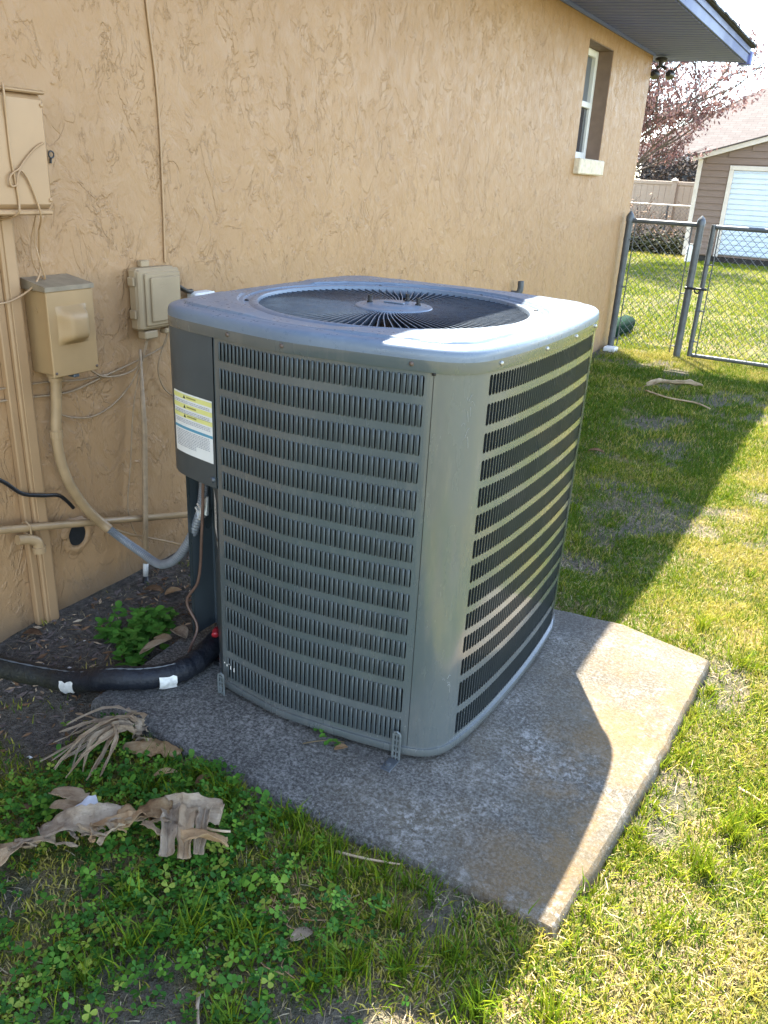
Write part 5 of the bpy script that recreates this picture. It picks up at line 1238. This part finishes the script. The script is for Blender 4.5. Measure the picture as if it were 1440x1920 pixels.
# ------------------------------------------------------------------ dead leaves and twigs
def ribbon(mb, pts, widths, twist=None, curl=0.0, ny=6, rough=0.003, seed=1, up=Vector((0, 0, 1)), fold=0.0, lift=0.0):
    # a crumpled strip of dry leaf following pts; twist per point in radians, curl bends it across its width, fold pleats it
    r = random.Random(seed); P = [Vector(p)+Vector((0, 0, lift)) for p in pts]; m = len(P); V = []; F = []
    ph = [r.uniform(-1, 1) for _ in range(ny+1)]; br = [0.0]
    for i in range(m): br.append(br[-1]*0.4 + r.gauss(0, 1))
    for i, p in enumerate(P):
        t = (P[min(i+1, m-1)]-P[max(i-1, 0)]).normalized(); s = t.cross(up).normalized(); n = s.cross(t)
        tw = twist[i] if twist else 0.0; s2 = s*math.cos(tw)+n*math.sin(tw); n2 = n*math.cos(tw)-s*math.sin(tw)
        w = widths[i]*(1 + 0.10*r.uniform(-1, 1)*(fold > 0))
        for j in range(ny+1):
            u = j/ny*2-1; edge = (1 + 0.08*r.uniform(-1, 1)) if fold > 0 and j in (0, ny) else 1
            q = p + s2*(u*w*edge) + n2*(curl*w*u*u + r.gauss(0, rough) + fold*(ph[j] + 0.5*br[i]*(0.3+abs(u)))); V.append(q)
    for i in range(m-1):
        for j in range(ny): F.append((i*(ny+1)+j, i*(ny+1)+j+1, (i+1)*(ny+1)+j+1, (i+1)*(ny+1)+j))
    b0 = len(mb.v); off_ = r.uniform(0, 50)
    for i in range(len(V)): mb.across[b0+i] = off_ + (i % (ny+1))/ny + 0.03*(i//(ny+1))
    mb.add(V, F); return mb
def solid(o, th=0.0006):
    md = o.modifiers.new('thickness', 'SOLIDIFY'); md.thickness = th; return o
# long twisted leaf strip
bl_ = thing('dried_leaf_strip', (0.92, -0.42, 0.02), 'long twisted pale tan dried leaf strip lying on the clover', 'dried leaf')
LF = 0.040
b = MB(); pts = spline([(0.68,-0.74,0.03),(0.725,-0.655,0.040),(0.775,-0.565,0.050),(0.815,-0.505,0.046)], 7); n = len(pts)
ribbon(b, pts, [0.024+0.014*math.sin(2.8*i/(n-1)) for i in range(n)], [0.35+0.5*math.sin(i*0.5) for i in range(n)], -0.3, 7, 0.0015, 3, fold=0.0035, lift=LF); solid(b.build('leaf_blade', M['drypale'], bl_, 20))
b = MB(); pts = spline([(0.795,-0.525,0.04),(0.825,-0.478,0.052),(0.865,-0.435,0.052),(0.90,-0.40,0.050)], 7); n = len(pts)
ribbon(b, pts, [0.018+0.010*math.sin(3.0*i/(n-1)) for i in range(n)], [-0.2+0.4*math.sin(i*0.4) for i in range(n)], 0.4, 6, 0.0012, 5, fold=0.0030, lift=LF+0.004); solid(b.build('leaf_blade', M['drygrey'], bl_, 20))
b = MB(); pts = spline([(0.865,-0.455,0.045),(0.90,-0.415,0.060),(0.93,-0.385,0.062),(0.95,-0.365,0.055)], 6); n = len(pts)
ribbon(b, pts, [0.022+0.010*math.sin(3.0*i/(n-1)) for i in range(n)], [0.3+0.5*math.sin(i*0.6) for i in range(n)], -0.35, 6, 0.0015, 9, fold=0.0035, lift=LF+0.006); solid(b.build('orange_fold', M['dryorange'], bl_, 20))
b = MB(); pts = spline([(0.925,-0.415,0.052),(0.955,-0.375,0.062),(0.985,-0.345,0.058)], 6); n = len(pts)
ribbon(b, pts, [0.016+0.012*math.sin(3.0*i/(n-1)) for i in range(n)], [0.7-0.1*i for i in range(n)], 0.35, 5, 0.0015, 14, fold=0.004, lift=LF+0.010); solid(b.build('orange_fold', M['drymix'], bl_, 20))
b = MB(); pts = spline([(0.95,-0.370,0.055),(0.99,-0.338,0.068),(1.03,-0.316,0.066),(1.075,-0.292,0.058)], 7); n = len(pts)
ribbon(b, pts, [0.020+0.012*math.sin(3.0*i/(n-1)) for i in range(n)], [-0.35+0.25*math.sin(i*0.5) for i in range(n)], 0.5, 7, 0.0012, 11, fold=0.003, lift=LF); solid(b.build('leaf_blade', M['drygrey'], bl_, 20))
for k, (x0, y0, x1, y1, w, mt_) in enumerate(((0.985,-0.350,1.050,-0.425,0.020,'drygrey'),(1.015,-0.325,1.080,-0.412,0.019,'drypale'),(1.048,-0.312,1.095,-0.388,0.015,'drygrey'),(1.070,-0.405,1.125,-0.332,0.017,'dryorange'))):
    b = MB(); pts = spline([(x0, y0, 0.072+0.004*k), ((x0+x1)/2, (y0+y1)/2, 0.064+0.004*k), (x1, y1, 0.044)], 5); n = len(pts)
    ribbon(b, pts, [w*(1.0-0.30*i/(n-1)+0.05*math.sin(i*2.3)) for i in range(n)], [0.25*math.sin(i*0.5+k*1.7)+0.10*k for i in range(n)], 0.45, 7, 0.0010, 20+k, fold=0.0042, lift=LF); solid(b.build('leaf_blade', M[mt_], bl_, 20))
rs_ = random.Random(404)
for k in range(16):
    t = rs_.random(); c = Vector((0.77, -0.58, 0.05)).lerp(Vector((1.05, -0.33, 0.06)), t) + Vector((rs_.gauss(0, 0.012), rs_.gauss(0, 0.012), rs_.uniform(0.0, 0.014)))
    a = 0.75 + rs_.gauss(0, 0.55); L = rs_.uniform(0.03, 0.075); d = Vector((math.cos(a), math.sin(a), rs_.uniform(-0.15, 0.2)))
    b = MB(); pts = spline([c-d*L*0.5, c+Vector((0, 0, rs_.uniform(0.002, 0.010))), c+d*L*0.5], 5); n = len(pts); w = rs_.uniform(0.004, 0.010)
    ribbon(b, pts, [w*(0.35+0.65*math.sin(math.pi*(0.15+0.75*i/(n-1)))) for i in range(n)], [rs_.uniform(-0.6, 0.6)+0.08*i for i in range(n)], rs_.uniform(-0.5, 0.6), 4, 0.0006, 700+k, fold=0.0016, lift=LF)
    solid(b.build('torn_strip', M[rs_.choice(('drypale', 'drypale', 'drygrey', 'dryorange'))], bl_, 20))
MB().tube(spline([(1.03,-0.335,0.095),(1.075,-0.325,0.088),(1.105,-0.300,0.078)], 5), 0.0028, 6).build('leaf_rib', M['drypale'], bl_, 'all')
# small folded leaf above it
fo = thing('folded_dry_leaf', (0.78, -0.425, 0.02), 'small pale folded dry leaf with one grey white face', 'dried leaf')
b = MB(); ribbon(b, spline([(0.705,-0.43,0.045),(0.75,-0.418,0.052),(0.79,-0.41,0.05)], 5), [0.004,0.009,0.014,0.018,0.021,0.022,0.022,0.021,0.020,0.02,0.018], [0.2]*11, 0.4, 5, 0.0012, 31, fold=0.0012, lift=0.036); solid(b.build('leaf_blade', M['drypale'], fo, 20))
b = MB(); ribbon(b, spline([(0.735,-0.455,0.04),(0.77,-0.44,0.050),(0.80,-0.43,0.05)], 5), [0.003,0.006,0.009,0.011,0.013,0.014,0.015,0.015,0.015,0.014,0.012], [-0.2]*11, 0.4, 5, 0.001, 32, fold=0.0012, lift=0.036); solid(b.build('leaf_blade', M['drypale'], fo, 20))
b = MB(); ribbon(b, spline([(0.825,-0.40,0.052),(0.815,-0.425,0.050),(0.81,-0.455,0.036)], 5), [0.018,0.020,0.021,0.022,0.022,0.022,0.021,0.02,0.018,0.015,0.010], [0.25]*11, 0.35, 5, 0.001, 33, fold=0.0012, lift=0.036); solid(b.build('grey_face', plain('grey white dry leaf underside', (0.46, 0.45, 0.46), 0.7, 0, 0.12, 60), fo, 20))
# shredded leaf bundle with a broad brown piece
bu = thing('shredded_leaf_bundle', (0.68, -0.22, 0.02), 'shredded bundle of grey tan dried leaf strips beside the pad edge', 'dried leaf')
rb = random.Random(21)
ends = [(0.595,-0.30),(0.64,-0.30),(0.57,-0.245),(0.72,-0.345),(0.53,-0.265),(0.615,-0.335),(0.675,-0.365),(0.58,-0.36),(0.60,-0.345),(0.63,-0.36),(0.66,-0.335),(0.71,-0.315),(0.735,-0.32),(0.56,-0.27),(0.55,-0.30),(0.50,-0.19),(0.52,-0.235),(0.61,-0.31),(0.69,-0.33)]
for k, (ex, ey) in enumerate(ends):
    hx, hy = 0.665+rb.gauss(0, 0.02), -0.185+rb.gauss(0, 0.016); hz = rb.uniform(0.05, 0.085)
    mid = ((ex+hx)/2+rb.gauss(0, 0.012), (ey+hy)/2+rb.gauss(0, 0.012), hz*0.8+rb.uniform(0, 0.015))
    b = MB(); pts = spline([(hx+0.02, hy+0.015, hz*0.8), (hx, hy, hz), mid, (ex, ey, 0.030)], 5); n = len(pts)
    ribbon(b, pts, [rb.uniform(0.004, 0.010)*(1.0-0.8*max(0, i/(n-1)-0.45)/0.55) for i in range(n)], [rb.uniform(-0.3, 0.3)+0.5*math.sin(i*0.3+k) for i in range(n)], 0.6, 4, 0.0005, 50+k, fold=0.0012, lift=0.030)
    solid(b.build('leaf_strip', M['drygrey' if k % 3 else 'drypale'], bu, 20))
for k in range(4):
    b = MB(); c = Vector((0.672+rb.uniform(0, 0.075), -0.192+rb.uniform(-0.012, 0.035), 0.042+rb.uniform(-0.008, 0.008))); ph0 = rb.uniform(-0.5, 1.6); rr0 = rb.uniform(0.6, 1.15); axr = Vector((rb.uniform(0.3, 1.0), rb.uniform(-0.9, 0.3), rb.uniform(-0.3, 0.4)))
    ribbon(b, [c+Vector((0.022*math.cos(a), 0.012*math.sin(a), 0.020*math.sin(a)))*rr0 for a in np.linspace(ph0, ph0+rb.uniform(2.2, 4.0), 12)], [0.004+0.005*math.sin(0.3+i*0.22) for i in range(12)], None, 0.1, 4, 0.0006, 80+k, axr, fold=0.0008, lift=0.030); solid(b.build('curled_strip', M['drygrey'], bu, 20))
b = MB(); ribbon(b, spline([(0.70,-0.215,0.03),(0.755,-0.190,0.048),(0.80,-0.175,0.046),(0.835,-0.160,0.035)], 5), [0.012,0.02,0.027,0.032,0.036,0.038,0.038,0.037,0.036,0.034,0.03,0.028,0.024,0.02,0.016,0.01], [0.15]*16, -0.35, 8, 0.0012, 91, fold=0.0035, lift=0.034)
brown = solid(b.build('broad_dry_leaf', M['drymix'], None, 35, 'broad brown dry leaf lying against the shredded bundle', 'dried leaf'))
def small_leaf(x, y, L, W, mat, yaw, label, group=None, z=None, curl=0.35, tilt=0.0, ribs=9):
    b = MB(); c, s = math.cos(yaw), math.sin(yaw); zz = (0.012 + float(ground_h(np.array([x]), np.array([y]))[0]) + (0.012 if y < -0.1 else 0.0) if z is None else z); pts = []; ws = []
    for i in range(ribs):
        t = i/(ribs-1); pts.append((x+(t-0.5)*L*c, y+(t-0.5)*L*s, zz + L*tilt*(t-0.5) + L*0.10*math.sin(t*math.pi))); ws.append(max(0.0006, W*math.sin(math.pi*min(0.98, t*0.95+0.03))**0.8))
    ribbon(b, pts, ws, None, curl, 4, W*0.03, int(x*1000) % 97)
    return solid(b.build('fallen_leaf', M[mat], None, 35, label, 'fallen leaf', group), 0.0008)
small_leaf(0.655,-0.115,0.050,0.014,'drybrown',0.2,'curled red brown leaf between shredded bundle and pad')
small_leaf(0.855,-0.235,0.055,0.010,'dryorange',0.9,'narrow tan leaf stub just below the broad brown leaf')
small_leaf(0.945,-0.205,0.045,0.010,'drybrown',1.3,'small upright brown leaf in the clover near the pad')
small_leaf(0.66,-0.46,0.032,0.010,'drybrown',1.5,'small brown leaf in the clover by the left edge')
small_leaf(0.445,0.175,0.060,0.014,'drypale',0.3,'flat tan leaf scrap beside the green weed',None,0.080,0.1,0.2)
small_leaf(0.466,0.125,0.100,0.016,'drypale',1.25,'long tan leaf scrap lying on the pad corner by the black pipe',None,0.085,0.15,0.15)
small_leaf(0.478,0.21,0.065,0.024,'drygrey',-0.2,'crumpled grey tan leaf on the pad next to the brown wire',None,0.088,0.5)
small_leaf(0.125,0.125,0.075,0.015,'dryorange',0.6,'orange brown leaf on the soil by the flat duct',None,0.02)
small_leaf(0.06,0.02,0.06,0.016,'drybrown',0.5,'dull brown leaf at the wall foot left of the duct')
small_leaf(0.16,0.42,0.07,0.018,'drybrown',0.4,'dark brown leaf in the litter behind the weed')
small_leaf(0.22,0.45,0.06,0.018,'dryorange',1.2,'rusty leaf in the litter behind the weed')
small_leaf(1.15,0.055,0.035,0.010,'dryorange',0.9,'orange leaf tip poking from under the louvred front',None,0.078)
small_leaf(1.365,-0.405,0.045,0.013,'drygrey',1.0,'pinkish grey leaf lying in the grass at the bottom')
small_leaf(1.265,-0.40,0.035,0.010,'drybrown',0.3,'dark leaf half hidden in the lower grass')
small_leaf(0.90,3.0,0.09,0.022,'drybrown',0.2,'red brown leaf on the shaded lawn')
small_leaf(0.80,-0.80,0.10,0.020,'drypale',1.9,'pale curved leaf end at the lower left edge',None,0.03,0.5)
# weed sprig under the cabinet
sp_ = thing('pad_weed', (1.12, 0.055, 0.07), 'tiny green weed with a pale stem growing under the cabinet edge', 'weed')
MB().tube(spline([(1.14,0.085,0.072),(1.10,0.045,0.085),(1.065,0.015,0.080)], 5), 0.0018, 5).build('stem', M['straw'], sp_, 'all')
for k in range(9):
    o = bpy.data.objects.new('leaf', wm); col.objects.link(o); o.parent = sp_; o.scale = (0.018,)*3
    o.location = Vector((1.115+rw.gauss(0, 0.018), 0.06+rw.gauss(0, 0.010), 0.080+rw.uniform(0, 0.012))) - WORLD[sp_.name]; o.rotation_euler = (rw.gauss(0, 0.3), rw.uniform(-0.4, 0.2), rw.uniform(0, 6.28))
def twig(ctrl, r, mat, label, group=None):
    b = MB(); p = spline(ctrl, 6); b.tube(p, [r*(1-0.5*i/len(p)) for i in range(len(p))], 6); b.build('twig', M[mat], None, 'all', label, 'twig', group)
twig([(1.305,-0.20,0.05),(1.37,-0.19,0.058),(1.44,-0.165,0.06)], 0.0034, 'drypale', 'straight straw coloured twig near the pad front edge')
twig([(1.79,-0.18,0.02),(1.83,-0.178,0.026),(1.875,-0.165,0.02)], 0.0045, 'drypale', 'pale twig just below the near pad corner')
twig([(2.0,0.53,0.025),(2.04,0.51,0.03),(2.10,0.49,0.025)], 0.004, 'drypale', 'pale twig in the sunny grass at the right edge')
twig([(1.275,-0.585,0.03),(1.29,-0.605,0.035),(1.315,-0.63,0.03)], 0.0045, 'drygrey', 'short grey twig at the very bottom of the lawn')
twig([(1.44,-0.365,0.03),(1.47,-0.36,0.034),(1.50,-0.352,0.03)], 0.0035, 'drygrey', 'grey twig among straw in the lower grass')
twig([(1.87,0.52,0.03),(1.89,0.50,0.034),(1.90,0.47,0.03)], 0.0045, 'drypale', 'bent pale leaf stalk on the grass beside the sunny pad edge')
sf = thing('fallen_frond', (0.95, 4.7, 0), 'pale dried frond lying on the shaded lawn near the gate', 'dried leaf')
b = MB(); ribbon(b, spline([(0.77,4.58,0.07),(0.86,4.66,0.09),(0.98,4.80,0.08),(1.10,4.93,0.06)], 5), [0.03,0.035,0.04,0.042,0.04,0.036,0.03,0.028,0.03,0.034,0.036,0.034,0.03,0.024,0.016,0.006], [0.75]*16, 0.4, 5, 0.003, 44, fold=0.006); solid(b.build('leaf_blade', M['drygrey'], sf, 35))
MB().tube(spline([(0.78,4.57,0.04),(0.95,4.50,0.03),(1.15,4.48,0.03),(1.25,4.42,0.02)], 5), 0.006, 6).build('stalk', M['drypale'], sf, 'all')
# tangle of dry roots in the lower grass
b = MB(); rr = random.Random(77)
for k in range(46):
    c = Vector((1.31+rr.gauss(0, 0.035), -0.335+rr.gauss(0, 0.032), 0.022)); a = rr.uniform(0, 6.28); L = rr.uniform(0.02, 0.06)
    p = [c, c+Vector((L*math.cos(a), L*math.sin(a), rr.uniform(0.0, 0.02))), c+Vector((L*1.4*math.cos(a+0.7), L*1.4*math.sin(a+0.7), rr.uniform(0, 0.025)))]
    b.tube(spline(p, 4), 0.0011, 4, False)
b.build('dry_root_tangle', M['dryorange'], None, 'all', 'pale tangle of dry roots in the grass near the bottom', 'dry roots')
